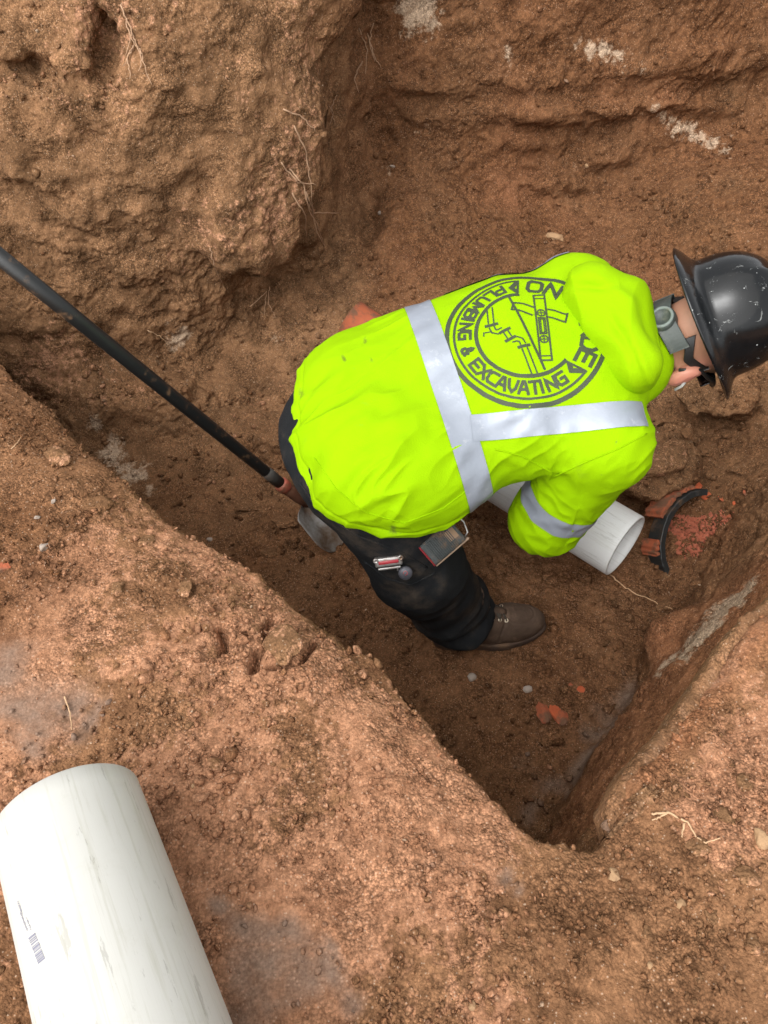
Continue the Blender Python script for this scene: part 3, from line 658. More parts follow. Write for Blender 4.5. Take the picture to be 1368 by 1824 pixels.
# ---- printed emblem on the back
LC = np.array(atd(936, 606, 1.60)); LR = .165; LROT = R(16)
lx, ly = -LB, AX; LX = lx*math.cos(LROT)+ly*math.sin(LROT); LY = -lx*math.sin(LROT)+ly*math.cos(LROT)
inkV, inkF = [], []; INKW = 1.12
def put2d(p): 
    o = LC+LX*p[0]*LR+LY*p[1]*LR+NB*.2; h = hs_.cast(o, -NB)
    return (h[0]+Vector(NB)*.0014) if h else None
def stroke(pts, wd, closed=False):
    wd = wd*INKW
    pts = [np.array(p, float) for p in pts]; 
    if closed: pts = pts+[pts[0]]
    dense = []
    for a, b in zip(pts[:-1], pts[1:]):
        k = max(1, int(np.linalg.norm(b-a)/.035)); dense += [a+(b-a)*i/k for i in range(k)]
    dense.append(pts[-1]); L, Rr = [], []
    for i, p in enumerate(dense):
        if closed and i in (0, len(dense)-1): d0 = dense[-1]-dense[-2]; d1 = dense[1]-dense[0]
        else: d0 = p-dense[max(i-1, 0)] if i else dense[1]-p; d1 = dense[min(i+1, len(dense)-1)]-p if i < len(dense)-1 else d0
        d0 = d0/(np.linalg.norm(d0)+1e-9); d1 = d1/(np.linalg.norm(d1)+1e-9); tg = d0+d1; tg /= (np.linalg.norm(tg)+1e-9)
        nn = np.array([-tg[1], tg[0]]); mit = 1/max(.5, abs(tg@d0)); L.append(p+nn*wd/2*mit); Rr.append(p-nn*wd/2*mit)
    if not closed:
        e = dense[1]-dense[0]; e /= np.linalg.norm(e)+1e-9; L[0] = L[0]-e*wd*.5; Rr[0] = Rr[0]-e*wd*.5
        e = dense[-1]-dense[-2]; e /= np.linalg.norm(e)+1e-9; L[-1] = L[-1]+e*wd*.5; Rr[-1] = Rr[-1]+e*wd*.5
    prev = None
    for a, b in zip(L, Rr):
        pa, pb = put2d(a), put2d(b)
        if pa is None or pb is None: prev = None; continue
        i = len(inkV); inkV.extend((pa, pb))
        if prev is not None: inkF.append((prev, prev+1, i+1, i))
        prev = i
def arc(r, a0, a1, n=60): return [(r*math.cos(R(a0+(a1-a0)*i/n)), r*math.sin(R(a0+(a1-a0)*i/n))) for i in range(n+1)]
GL = {  # squared technical lettering, unit box
 'P': [[(0, 0), (0, 1), (.75, 1), (.95, .82), (.95, .58), (.75, .42), (0, .42)]], 'L': [[(0, 1), (0, 0), (.9, 0)]],
 'U': [[(0, 1), (0, .2), (.2, 0), (.75, 0), (.95, .2), (.95, 1)]], 'M': [[(0, 0), (.08, 1), (.5, .35), (.92, 1), (1, 0)]],
 'B': [[(0, 0), (0, 1), (.7, 1), (.88, .85), (.88, .65), (.7, .53), (0, .53)], [(.7, .53), (.95, .4), (.95, .15), (.75, 0), (0, 0)]],
 'I': [[(.3, 0), (.3, 1)]], 'N': [[(0, 0), (0, 1), (.95, 0), (.95, 1)]],
 'G': [[(.95, 1), (.2, 1), (0, .8), (0, .2), (.2, 0), (.95, 0), (.95, .5), (.5, .5)]],
 '&': [[(.9, .1), (.3, .6), (.3, .85), (.45, 1), (.6, .85), (.6, .7), (.1, .35), (.1, .12), (.25, 0), (.6, 0), (.85, .42)]],
 'E': [[(.95, 1), (0, 1), (0, 0), (.95, 0)], [(0, .5), (.8, .5)]], 'X': [[(0, 1), (.95, 0)], [(.95, 1), (0, 0)]],
 'C': [[(.95, 1), (.25, 1), (0, .75), (0, .25), (.25, 0), (.95, 0)]],
 'A': [[(-.02, 0), (.38, 1), (.58, 1), (.98, 0)], [(.18, .32), (.8, .32)]],
 'V': [[(0, 1), (.12, .35), (.47, 0), (.83, .35), (.95, 1)]], 'T': [[(0, 1), (1, 1)], [(.5, 1), (.5, 0)]],
 'O': [[(.2, 0), (0, .2), (0, .8), (.2, 1), (.8, 1), (1, .8), (1, .2), (.8, 0), (.2, 0)]],
 'R': [[(0, 0), (0, 1), (.75, 1), (.95, .82), (.95, .6), (.75, .45), (0, .45)], [(.5, .45), (.95, 0)]],
 'D': [[(0, 0), (0, 1), (.7, 1), (.97, .72), (.97, .28), (.7, 0), (0, 0)]]}
def glyph(ch, ang, r, hgt, wid, sw, top):
    c, s = math.cos(R(ang)), math.sin(R(ang)); er = np.array([c, s]); et = np.array([s, -c]) if top else np.array([-s, c]); eu = er if top else -er
    for ln in GL[ch]:
        stroke([er*r+et*(x-.5)*wid+eu*(y-.5)*hgt for x, y in ln], sw)
stroke(arc(.975, 0, 360, 110)[:-1], .050, True)
RA0, RA1 = 156, 384
stroke(arc(.885, RA0, RA1, 90)+arc(.62, RA1-3, RA0+3, 90), .026, True)
for a_, s_g in ((RA0, 1), (RA1, -1)):          # swallow-tail ends of the ribbon
    stroke(arc(.86, a_+s_g*2, a_+s_g*2, 1)[:1]+arc(.75, a_+s_g*9, a_+s_g*9, 1)[:1]+arc(.65, a_+s_g*3, a_+s_g*3, 1)[:1], .030)
    stroke(arc(.82, a_+s_g*2, a_+s_g*2, 1)[:1]+arc(.75, a_+s_g*6, a_+s_g*6, 1)[:1]+arc(.69, a_+s_g*3, a_+s_g*3, 1)[:1], .030)
INKW = 1.0; txt = 'PLUMBING & EXCAVATING'; wds = [.55 if c == 'I' else (.75 if c == ' ' else 1.0) for c in txt]; tot = sum(wds); acc = 0
for c, wv in zip(txt, wds):
    a_ = RA0+15+(RA1-RA0-30)*(acc+wv/2)/tot; acc += wv
    if c != ' ': glyph(c, a_, .752, .14, .114, .037, False)
for c, a_ in (('O', 141), ('N', 123), ('R', 66), ('D', 50), ('E', 35)): glyph(c, a_, .79, .20, .175, .048, True)
INKW = 1.15; stroke(arc(.60, 158, 382, 90), .022)
stroke([(-.60, .10), (-.2, .05), (.55, -.06)], .026)
def double(pts, g=.036, wd=.016):      # two parallel lines of a pipe run
    pts = [np.array(p, float) for p in pts]; A, B = [], []
    for i, p in enumerate(pts):
        d = pts[min(i+1, len(pts)-1)]-pts[max(i-1, 0)]; d /= np.linalg.norm(d); nn = np.array([-d[1], d[0]]); A.append(p+nn*g); B.append(p-nn*g)
    stroke(A, wd); stroke(B, wd)
double([(-.55, -.20), (-.33, -.30)], .034); double([(-.27, -.325), (-.20, -.335), (-.165, -.30), (-.16, -.235)], .032); double([(-.10, -.215), (-.02, -.215)], .030)
double([(.03, -.205), (.045, -.15), (.085, -.115), (.14, -.12)], .032); double([(.21, -.135), (.56, -.20)], .034)
for (x, y, dx, dy) in ((-.30, -.312, .02, .062), (-.135, -.215, .0, .058), (.005, -.215, 0, .058), (.175, -.127, .012, .06)):
    stroke([(x-dx, y-dy), (x+dx, y+dy)], .034)
stroke([(-.22, -.38), (-.25, -.45), (-.21, -.47)], .014)
u_ = np.array([.90, -.43]); u_ /= np.linalg.norm(u_); n_ = np.array([.43, .90]); n_ /= np.linalg.norm(n_); l0 = np.array([-.44, .45])   # spirit level
def lv(a, b): return l0+u_*a+n_*b
stroke([lv(0, -.068), lv(1.0, -.068), lv(1.0, .068), lv(0, .068)], .020, True)
for a_ in (.06, .94): stroke([lv(a_, -.06), lv(a_, .06)], .014)
for a_ in (.30, .70): stroke([lv(a_+.05*math.cos(k*math.pi/6), .05*math.sin(k*math.pi/6)) for k in range(12)], .016, True); stroke([lv(a_-.04, 0), lv(a_+.04, 0)], .012); stroke([lv(a_, -.04), lv(a_, .04)], .012)
stroke([lv(.38, -.038), lv(.62, -.038), lv(.62, .038), lv(.38, .038)], .018, True); stroke([lv(.40, -.018), lv(.60, -.018), lv(.60, .018), lv(.40, .018)], .010, True)
v_ = np.array([.47, .52]); v_ /= np.linalg.norm(v_); w_n = np.array([-.52, .47]); w_n /= np.linalg.norm(w_n); b0 = np.array([-.42, .06])  # timber behind the level
for off in (-.062, .062):
    for (s0, s1) in ((0, .26), (.44, .68)): stroke([b0+v_*s+w_n*(off+.014*math.sin(s*16)) for s in np.linspace(s0, s1, 9)], .020)
for s in (0, .68): stroke([b0+v_*s-w_n*.062, b0+v_*s+w_n*.062], .020)
link('back_print', py_mesh('back_print', inkV, inkF), M_INK, HOOD)

def hseam(pp, r=.0016):
    pts = []
    for a, b in dense(pp, 7):
        h = hs_.cast(CAM, ray(a, b), 5)
        if h: pts.append(h[0]+h[1]*.0004)
    if len(pts) > 3: tube('seam', pts, r, M_HIVIZ, HOOD, 6)
def dense(pts, n=8): return [(a[0]+(b[0]-a[0])*i/n, a[1]+(b[1]-a[1])*i/n) for a, b in zip(pts[:-1], pts[1:]) for i in range(n)]+[pts[-1]]
hseam([(1152, 772), (1100, 800), (1040, 824), (985, 850)]); hseam([(880, 800), (930, 812), (985, 842)]); hseam([(560, 815), (600, 872), (650, 912), (720, 932), (790, 905), (838, 868)], .0012)
# ------------------------------------------------------------ trousers
HIR, KNR, ANR = (-.025, 1.145, .710), (.080, 1.105, .430), (.200, 1.162, .135)
HIL, KNL, ANL = (-.04, 1.400, .735), (.070, 1.610, .430), (.080, 1.800, .14)
def trousers(P):
    d = elo(P, (-.070, 1.250, .735), (.160, .190, .125)); d = smin(d, cap(P, HIR, KNR, .137, .103), .05); d = smin(d, cap(P, KNR, ANR, .103, .080), .03)
    d = smin(d, cap(P, ANR, (.215, 1.168, .075), .082, .078), .02)
    d = smin(d, cap(P, HIL, KNL, .125, .095), .05); d = smin(d, cap(P, KNL, ANL, .095, .078), .03)
    return smax(d, .052-P[:, 2], .012)
tp, tn, tf = sdf_mesh(trousers, (-.25, .93, .03), (.34, 1.92, .92), .012, 2)
el_ = nrm(np.array(ANR)-np.array(HIR)); al = tp@el_
fd = .012*sst(.55, .12, tp[:, 2])*(1-2*np.abs(pn(np.stack([al*15, tp[:, 0]*4, tp[:, 1]*5], 1)+.4*np.stack([pn(tp*8, 3)]*3, 1), 200)))
fd += .010*(1-2*np.abs(pn(np.stack([al*6, tp[:, 0]*7+tp[:, 2]*3, tp[:, 1]*7], 1), 204)))+.003*fbm(tp*20, 2, 206)
fd += .011*np.exp(-((tp[:, 2]-.12)/.018)**2)-.010*np.exp(-((tp[:, 2]-.155)/.012)**2)+.009*np.exp(-((tp[:, 2]-.19)/.016)**2)
tp = tp+tn*fd[:, None]
TRO = wchild(link('trousers', np_mesh('trousers', tp, tf), M_TROUSER, worker)); ts_ = Surf(tp, tf)
def seam(px_pts, name='pocket_seam', r=.0022):
    pts = []
    for a, b in px_pts:
        rr = ray(a, b); h = ts_.cast(CAM, rr, 5)
        if h: pts.append(h[0]+h[1]*.001)
    if len(pts) > 2: tube(name, pts, r, M_TROUSER, TRO, 5)
def dense(pts, n=8): return [(a[0]+(b[0]-a[0])*i/n, a[1]+(b[1]-a[1])*i/n) for a, b in zip(pts[:-1], pts[1:]) for i in range(n)]+[pts[-1]]
seam(dense([(535, 860), (575, 915), (640, 955), (720, 985), (760, 1010)])); seam(dense([(650, 1000), (690, 1030), (730, 1042), (775, 1020)])); seam(dense([(545, 800), (560, 870), (620, 940)]), 'side_seam')

# ------------------------------------------------------------ boots
def boot_upper(P):
    d = elo(P, (.052, 0, .068), (.052, .040, .055)); d = smin(d, cap(P, (.062, 0, .08), (.07, 0, .20), .050, .054), .03)
    d = smin(d, cap(P, (.085, 0, .105), (.205, -.002, .066), .046, .040), .04); d = smin(d, elo(P, (.235, -.004, .050), (.082, .053, .044)), .035)
    d = smin(d, elo(P, (.165, -.004, .045), (.11, .047, .05)), .03)
    return smax(d, .020-P[:, 2], .006)
bp, bn, bf = sdf_mesh(boot_upper, (-.02, -.08, 0), (.35, .08, .26), .006, 1)
bdp = .0022*fbm(bp*40, 2, 220)-.0035*np.exp(-((bp[:, 0]-.198+2.2*bp[:, 1]**2*4)/.004)**2)*sst(.03, .05, bp[:, 2])-.003*np.exp(-((bp[:, 0]-.185)/.008)**2)*sst(.05, .08, bp[:, 2])
bdp -= .0025*np.exp(-((np.hypot((bp[:, 0]-.235)/1.3, bp[:, 1])-.036)/.0022)**2)*sst(.06, .075, bp[:, 2])
bp = bp+bn*bdp[:, None]
def sole_mesh():
    n = 40; ring = []
    for k in range(n):
        a = 2*math.pi*k/n; c, s = math.cos(a), math.sin(a); x = .158+.166*c
        wdt = .060 if c > .1 else .060-.014*sst(.1, -.35, np.array(c))+.002; ring.append((x, float(wdt)*np.sign(s)*abs(s)**.75-.004*(c > 0)))
    V = []; F = []; lv_ = [(0, .97), (.006, 1.0), (.018, 1.0), (.024, 1.015), (.030, .98), (.031, .88)]
    for z, sc_ in lv_:
        for x, y in ring: V.append(((x-.158)*sc_+.158, y*sc_, z+(.010*max(0, (x-.24)/.08)**2 if z < .01 else 0)))
    for i in range(len(lv_)-1):
        for k in range(n): F.append((i*n+k, i*n+(k+1) % n, (i+1)*n+(k+1) % n, (i+1)*n+k))
    F.append(tuple(range(n))[::-1]); F.append(tuple((len(lv_)-1)*n+k for k in range(n))); return py_mesh('sole', V, F)
bu = np_mesh('boot', bp, bf); so = sole_mesh(); bs_ = Surf(bp, bf)
def top_at(x, y): h = bs_.cast((x, y, .4), (0, 0, -1)); return h[0]
EX = [.128, .150, .172, .192]
lace_pts = []
eyes = []
for k, x in enumerate(EX):
    for s in (-1, 1):
        p = top_at(x, s*.026); nn = bs_.cast((x, s*.026, .4), (0, 0, -1))[1]; eyes.append((p, nn))
lacemeshes = []
for k in range(len(EX)-1):
    for s in (-1, 1):
        pts = [top_at(EX[k]+(EX[k+1]-EX[k])*t, s*.026*(1-2*t))+Vector((0, 0, .004*math.sin(math.pi*t)+.0015)) for t in np.linspace(0, 1, 8)]
        lacemeshes.append(py_mesh('lace', *tube_data(pts, .0022, 6)))
for k in (0, 2): lacemeshes.append(py_mesh('lace', *tube_data([top_at(EX[k], y)+Vector((0, 0, .004)) for y in np.linspace(-.026, .026, 7)], .0022, 6)))
tong = py_mesh('tongue', *tube_data([top_at(x, 0)+Vector((0, 0, -.006)) for x in (.10, .125, .15, .175, .195)], [.016, .017, .016, .015, .010], 10))
ringm = []
for p, nn in eyes:
    pr = [(.0005, .0026), (.0022, .0032), (.0026, .0046), (.0012, .0060), (-.001, .0062)]
    ringm.append(py_mesh('eyelet', *rev_data(pr, p, nn, 14)))
def make_boot(loc, yaw, sole_z):
    M = Matrix.Translation(Vector(loc)) @ Matrix.Rotation(yaw, 4, 'Z')
    b = link('boot', bu, None, worker); b.matrix_parent_inverse = Matrix.Translation((-.2, -1.2, 0)); b.matrix_basis = M
    if not bu.materials: bu.materials.append(M_BOOT)
    for nm, mm, mt in [('sole', so, M_SOLE), ('tongue', tong, M_BOOT)]+[('lace', x, M_LACE) for x in lacemeshes]+[('eyelet', x, M_BRASS) for x in ringm]:
        if not mm.materials: mm.materials.append(mt)
        c = bpy.data.objects.new(nm, mm); sc.collection.objects.link(c); c.parent = b
    return b
make_boot((.150, 1.142, .0), math.atan2(.058, .32), 0)
make_boot((.02, 1.79, .005), R(18), 0)

# ------------------------------------------------------------ head and body
hU = nrm((.814, -.062, .512)); bK = nrm((-.552, -.288, .777)); bK = nrm(bK-hU*(bK@hU)); fW = -bK; sR = np.cross(fW, hU)     # up, back, forward, right
HE = np.array((.666, 1.372, .900)); HMx = np.stack([sR, fW, hU], 1).astype(np.float32)
def hw(r, f, u): return HE+sR*r+fW*f+hU*u
def finger_chain(P, base, dirs, r):
    d = None; p = np.array(base, float)
    for v in dirs:
        q = p+np.array(v); c = cap(P, p, q, r, r*.9); d = c if d is None else np.minimum(d, c); p = q; r *= .92
    return d
PA, PB = np.array((.345, 1.676, .176)), np.array(atd(1114, 973, 2.22))       # held pipe axis
PAX = nrm(PB-PA); PR = .099
def hand(P, wr, side):
    # palm laid on the pipe, fingers curled round it
    c = PA+PAX*((np.array(wr)-PA)@PAX); r0 = nrm(np.array(wr)-c); tn_ = np.cross(PAX, r0)*side
    palm = c+r0*(PR+.018)+tn_*.035; d = cap(P, wr, palm, .026, .030); d = smin(d, cap(P, palm-PAX*.026, palm+PAX*.026, .019, .019), .015)
    for k, (o_, ln) in enumerate(((-.032, .8), (-.011, 1.0), (.011, .95), (.032, .75))):
        pts = []
        for a in (0.55, .80, 1.05, 1.25): pts.append(c+PAX*o_+(r0*math.cos(a*ln)+tn_*math.sin(a*ln))*(PR+.011))
        for a, b in zip(pts[:-1], pts[1:]): d = smin(d, cap(P, a, b, .0095, .0088), .004)
    th = palm-PAX*.034*side; d = smin(d, cap(P, th-tn_*.02, th-PAX*.030*side+tn_*.02, .012, .010), .008); return d
def body(P):
    q = (P-HE.astype(np.float32))@HMx
    d = elo(q, (0, -.012, .030), (.080, .098, .098)); d = smin(d, elo(q, (0, .022, -.045), (.062, .070, .075)), .04)
    d = smin(d, elo(q, (0, .062, -.090), (.030, .030, .026)), .03)                                # chin
    d = smin(d, cap(q, V3(0, .092, .01), V3(0, .112, -.025), .010, .015), .012)                  # nose
    d = smin(d, elo(q, (0, .082, .028), (.058, .020, .012)), .015)                               # brow
    d = smin(d, elo(q, (0, .088, -.058), (.024, .013, .008)), .008)                              # lips
    for s in (-1, 1):
        d = smax(d, -elo(q, (s*.032, .100, .010), (.018, .014, .012)), .012)
        d = smin(d, elo(q, (s*.032, .084, .010), (.013, .013, .013)), .003)                      # eye
        e = elo(q, (s*.090, -.018, -.026), (.017, .026, .039)); e = smax(e, -elo(q, (s*.108, -.008, -.020), (.014, .014, .023)), .007); d = smin(d, e, .008)
    nb = HE-hU*.085+bK*.030
    d = smin(d, cap(P, nb, (.49, 1.365, .845), .060, .066), .035)
    d = smin(d, cap(P, (.46, 1.33, .83), (-.02, 1.28, .74), .09, .11), .05)
    d = smin(d, cap(P, SHR, (.43, 1.30, .83), .05, .06), .05); d = smin(d, cap(P, SHL, (.43, 1.36, .84), .05, .06), .05)
    for S, E, W, side in ((SHR, ELR, WRR, 1), (SHL, ELL, WRL, -1)):
        d = smin(d, cap(P, S, E, .05, .042), .03); d = smin(d, cap(P, E, W, .042, .028), .02); d = smin(d, hand(P, W, side), .012)
    for A, K, N in ((HIR, KNR, ANR), (HIL, KNL, ANL)):
        d = smin(d, cap(P, A, K, .095, .06), .05); d = smin(d, cap(P, K, (N[0], N[1], .10), .06, .042), .03)
    return d
yp, yn, yf = sdf_mesh(body, (-.2, .98, .05), (.84, 1.88, 1.08), .0085, 1)
BOD = np_mesh('body', yp, yf); qh = (yp-HE)@HMx
set_attr(BOD, 'pink', np.clip(sst(.070, .080, np.abs(qh[:, 0]))*np.exp(-((qh[:, 1]+.016)/.03)**2-((qh[:, 2]+.026)/.055)**2)*.8+.1*fbm(yp*14, 2, 230), 0, 1))
wchild(link('body', BOD, M_SKIN, worker))

# ---- hard hat
HB = np.array((.715, 1.392, .940)); hF = fW; hS = sR
def hat_pt(a, r, z):
    c, s = math.cos(a), math.sin(a); fr = 1.10 if c > 0 else 1.06; return HB+hF*(c*r*fr)+hS*(s*r*.97)+hU*z
prof = []
for k in range(15):
    th = math.pi/2*k/14; prof.append((.128*math.cos(th)**.80 if k < 14 else 0.0005, .018+.128*math.sin(th)**.95))
prof = prof[::-1]+[(.1285, .010), (.131, .003), (.137, -.003), (.147, -.008), (.158, -.013), (.166, -.018), (.1675, -.021)]
seg = 72; hv = []; hfc = []
for r, z in prof:
    for k in range(seg):
        a = 2*math.pi*k/seg; rr = r; zz = z
        if r > .13: rr = .131+(r-.131)*(1.0+.45*max(0, math.cos(a))**2+.25*max(0, -math.cos(a))**2); zz = z-.010*(r-.131)/.036*abs(math.cos(a))
        elif z > .02: zz = z+.006*math.exp(-(math.sin(a)*r/.012)**2)*sst(.03, .08, np.array(z))     # crown ridge
        hv.append(hat_pt(a, rr, float(zz)))
for i in range(len(prof)-1):
    for k in range(seg): k2 = (k+1) % seg; hfc.append((i*seg+k, (i+1)*seg+k, (i+1)*seg+k2, i*seg+k2))
hatm = py_mesh('hard_hat', hv, hfc)
HAT = wchild(link('hard_hat', hatm, M_HAT, worker)); sm_ = HAT.modifiers.new('thickness', 'SOLIDIFY'); sm_.thickness = .004; sm_.offset = -1
hatS = BVHTree.FromPolygons([tuple(v) for v in hv], hfc)
# red sticker at the front of the crown
rows = []
for i in range(8):
    a = R(60+29*i/7); row = []
    for j in range(12):
        z = .014+.090*j/11; o = HB+hU*z; dr = hF*math.cos(a)+hS*math.sin(a); h = hatS.ray_cast(Vector(o), Vector(dr)); row.append(h[0]+Vector(dr)*.0035)
    rows.append(row)
grid_mesh('sticker', rows, M_RED, HAT)
# ratchet suspension on the nape, its dial and the dark side strap
def arcband(name, u0, a0, a1, r, wdt, mat, drop=0.0, thick=.006, n=22, rs=1.0):
    V = []; F = []
    for i in range(n):
        t = i/(n-1); a = R(a0+(a1-a0)*t); dr = bK*math.cos(a)*rs+sR*math.sin(a); u = u0+drop*abs(t-.5)*2
        for (dr_, du) in ((0, -.5), (0, .5), (thick, .5), (thick, -.5)): V.append(HE+dr*(r+dr_)+hU*(u+du*wdt)-fW*.012)
    for i in range(n-1):
        for k in range(4): F.append((i*4+k, i*4+(k+1) % 4, (i+1)*4+(k+1) % 4, (i+1)*4+k))
    F += [(0, 1, 2, 3), (n*4-1, n*4-2, n*4-3, n*4-4)]
    o = link(name, py_mesh(name, V, F, False), mat, HAT); bv = o.modifiers.new('b', 'BEVEL'); bv.width = .0015; bv.segments = 2; return o
arcband('ratchet_band', -.026, -52, 46, .088, .040, M_PLASTIC, .012, rs=1.16)
arcband('side_strap', -.006, 34, 92, .084, .020, M_BLACK, .020, .004, rs=1.12)
arcband('side_strap', -.006, -34, -92, .084, .020, M_BLACK, .020, .004, rs=1.12)
dc = HE+bK*.114+hU*-.026
V_, F_ = rev_data([(-.012, .028), (.0, .028), (.010, .027), (.014, .024), (.0145, .019), (.011, .018), (.010, .0)], dc, bK, 40); link('ratchet_dial', py_mesh('ratchet_dial', V_, F_), M_PLASTIC, HAT)
V_, F_ = rev_data([(.0125, .0185), (.0155, .0188), (.0157, .0242), (.0125, .0248)], dc, bK, 40); link('dial_ring', py_mesh('dial_ring', V_, F_), M_PLASTIC2, HAT)
# ---- sunglasses
GLS = None
def ghw(r, f, u): return Vector(hw(r, f, u))
tp_ = [ghw(.087, -.046, -.030), ghw(.092, -.024, .008), ghw(.091, .015, .014), ghw(.088, .05, .022), ghw(.078, .085, .018)]
GLS = wchild(tube('sunglasses', tp_, [.0035, .004, .0045, .006, .007], M_BLACK, worker, 8))
tube('temple_arm', [ghw(-v[0], v[1], v[2]) for v in ((.087, -.046, -.030), (.092, -.024, .008), (.091, .015, .014), (.088, .05, .022), (.078, .085, .018))], [.0035, .004, .0045, .006, .007], M_BLACK, GLS, 8)
for s in (-1, 1):
    rows = [[ghw(s*(.010+.072*t), .112-.040*t**2.2, .012+.022*v*(1-.25*t)-.002) for v in (-1, -.6, -.2, .2, .6, 1)] for t in np.linspace(0, 1, 12)]
    lo = grid_mesh('lens', rows, M_LENS, GLS); lm = lo.modifiers.new('t', 'SOLIDIFY'); lm.thickness = .003
tube('bridge', [ghw(-.012, .112, .022), ghw(0, .115, .024), ghw(.012, .112, .022)], .004, M_BLACK, GLS, 8)
eb = tag(tube('earbud', [ghw(.094, .000, -.030), ghw(.098, .006, -.038), ghw(.099, .010, -.054)], [.0045, .0035, .003], M_WHITE, None, 10), 'small white earbud stem at the worker\'s ear', 'earbud')
print('person', round(time.time()-T0, 1))
bpy.context.view_layer.update()
SOILS = [GROUND[k] for k in GROUND]
def ground_hit(px, py):
    r = ray(px, py); return oray(SOILS, CAM, nrm(r))
# ------------------------------------------------------------ plastic pipes
def m_pvc(name, col, dirty):
    t = NT(name); mp = t.scale((1, 1, 1)); c = t.mix(t.noise(5, 4), tuple(x*.95 for x in col), col)
    s1 = t.noise(1.0, 6, .7, co=t.scale((150, 5, 150))); c = t.mix(t.math('MULTIPLY', t.ramp(s1, .50, .66), .55*dirty), c, (.34, .33, .26))
    s2 = t.noise(1.0, 7, .75, co=t.scale((70, 9, 70))); c = t.mix(t.math('MULTIPLY', t.ramp(s2, .60, .63), .65*dirty), c, (.22, .21, .18))
    s3 = t.ramp(t.noise(24, 8, .75), .52, .68); c = t.mix(t.math('MULTIPLY', s3, .34*dirty), c, (.40, .39, .33))
    s4 = t.math('MULTIPLY', t.math('GREATER_THAN', t.voro(55, out='Color'), .86), t.ramp(t.voro(55), .05, .12, 1, 0)); c = t.mix(t.math('MULTIPLY', s4, .6*dirty), c, (.12, .11, .10))
    t.set(color=c, rough=.5, spec=.22, normal=t.bump(s1, .0006, .3)); return t.m
M_PVC = m_pvc('white_pipe', (.50, .495, .46), .65); M_PVC2 = m_pvc('pale_pipe', (.70, .71, .70), .4)
def pipe(name, a, b, r, mat, label, wall=.007, seg=96, n=40):
    a = Vector(a); b = Vector(b); L = (b-a).length; ax = (b-a).normalized()
    prof = [(0, r-wall), (0, r-.0015), (.0015, r)]+[(L*k/n, r) for k in range(1, n)]+[(L-.0015, r), (L, r-.0015), (L, r-wall)]+[(L*k/n, r-wall) for k in range(n-1, 0, -1)]+[(0, r-wall)]
    V, F = rev_data([(h, q) for h, q in prof], (0, 0, 0), (0, 1, 0), seg, (0, 0, 1))
    me = py_mesh(name, V, F); o = link(name, me, mat); z = Vector((0, 0, 1)); z = (z-ax*z.dot(ax)).normalized(); x = ax.cross(z)
    M = Matrix((x, ax, z)).transposed().to_4x4(); M.translation = a; o.matrix_world = M
    return tag(o, label, 'pipe')
NPR = .093
n0 = Vector(atd(238, 1824, .838)); n1 = Vector(atd(108, 1400, 1.042)); dn = (n1-n0).normalized(); n1 = n1-dn*.042
NP = pipe('pipe', n1, n0-dn*.75, NPR, M_PVC, 'large scuffed white plastic pipe lying on the near bank', .008)
HPp = pipe('pipe', Vector(PA)-Vector(PAX)*.30, PB, PR, M_PVC2, 'white plastic pipe gripped under the worker\'s arm', .0075)
# coupling rib and moulded seam on the held pipe
# printed bar code and small lettering on the near pipe
bpy.context.view_layer.update()
def on_pipe(px, py):
    Mi = NP.matrix_world.inverted(); o = Mi @ Vector(CAM); d = (Mi.to_3x3() @ Vector(ray(px, py))).normalized(); ok, p, n, _ = NP.ray_cast(o, d); return (p, n) if ok else None
def pipe_quads(name, quads, mat):
    V = []; F = []
    for qd in quads:
        i = len(V); ok = True; vs_ = []
        for a, b in qd:
            h = on_pipe(a, b)
            if h is None: ok = False; break
            vs_.append(h[0]+h[1]*.0006)
        if ok: V += vs_; F.append((i, i+1, i+2, i+3))
    return link(name, py_mesh(name, V, F), mat, NP)
BARINK = plain('bar_ink', (.20, .20, .25), .6, bump=0); e_a = np.array([20, 52.])/55.7; bar0 = np.array([51., 1671]); bw = np.array([12, -10.]); quads = []; s = 0
for wdt, gap in ((4, 1.6), (2.2, 1.2), (2.0, 1.8), (2.6, 3.0), (1.6, 1.0), (4.2, 1.0), (1.0, 1.2), (2.2, 2.6), (1.0, 1.0), (3.4, 1.0), (2.4, 1.2), (1.6, .9), (2.6, .8), (3.2, 0)):
    p = bar0+e_a*s*.95; q = bar0+e_a*(s+wdt)*.95; quads.append((p, q, q+bw, p+bw)); s += wdt+gap
pipe_quads('bar_code', quads, BARINK)
quads = []; rr_ = random.Random(5)
for (x0, y0, ln) in ((31, 1606, 22), (36, 1626, 34), (46, 1634, 24)):
    s = 0
    while s < ln:
        wdt = rr_.uniform(.8, 2.0); hgt = rr_.uniform(.55, 1.0); p = np.array([x0, y0])+e_a*s; q = p+e_a*wdt; u = np.array([2.6, -1.3])*hgt; quads.append((p, q, q+u, p+u)); s += wdt+rr_.choice((.5, .6, 1.6))
pipe_quads('small_print', quads, BARINK)

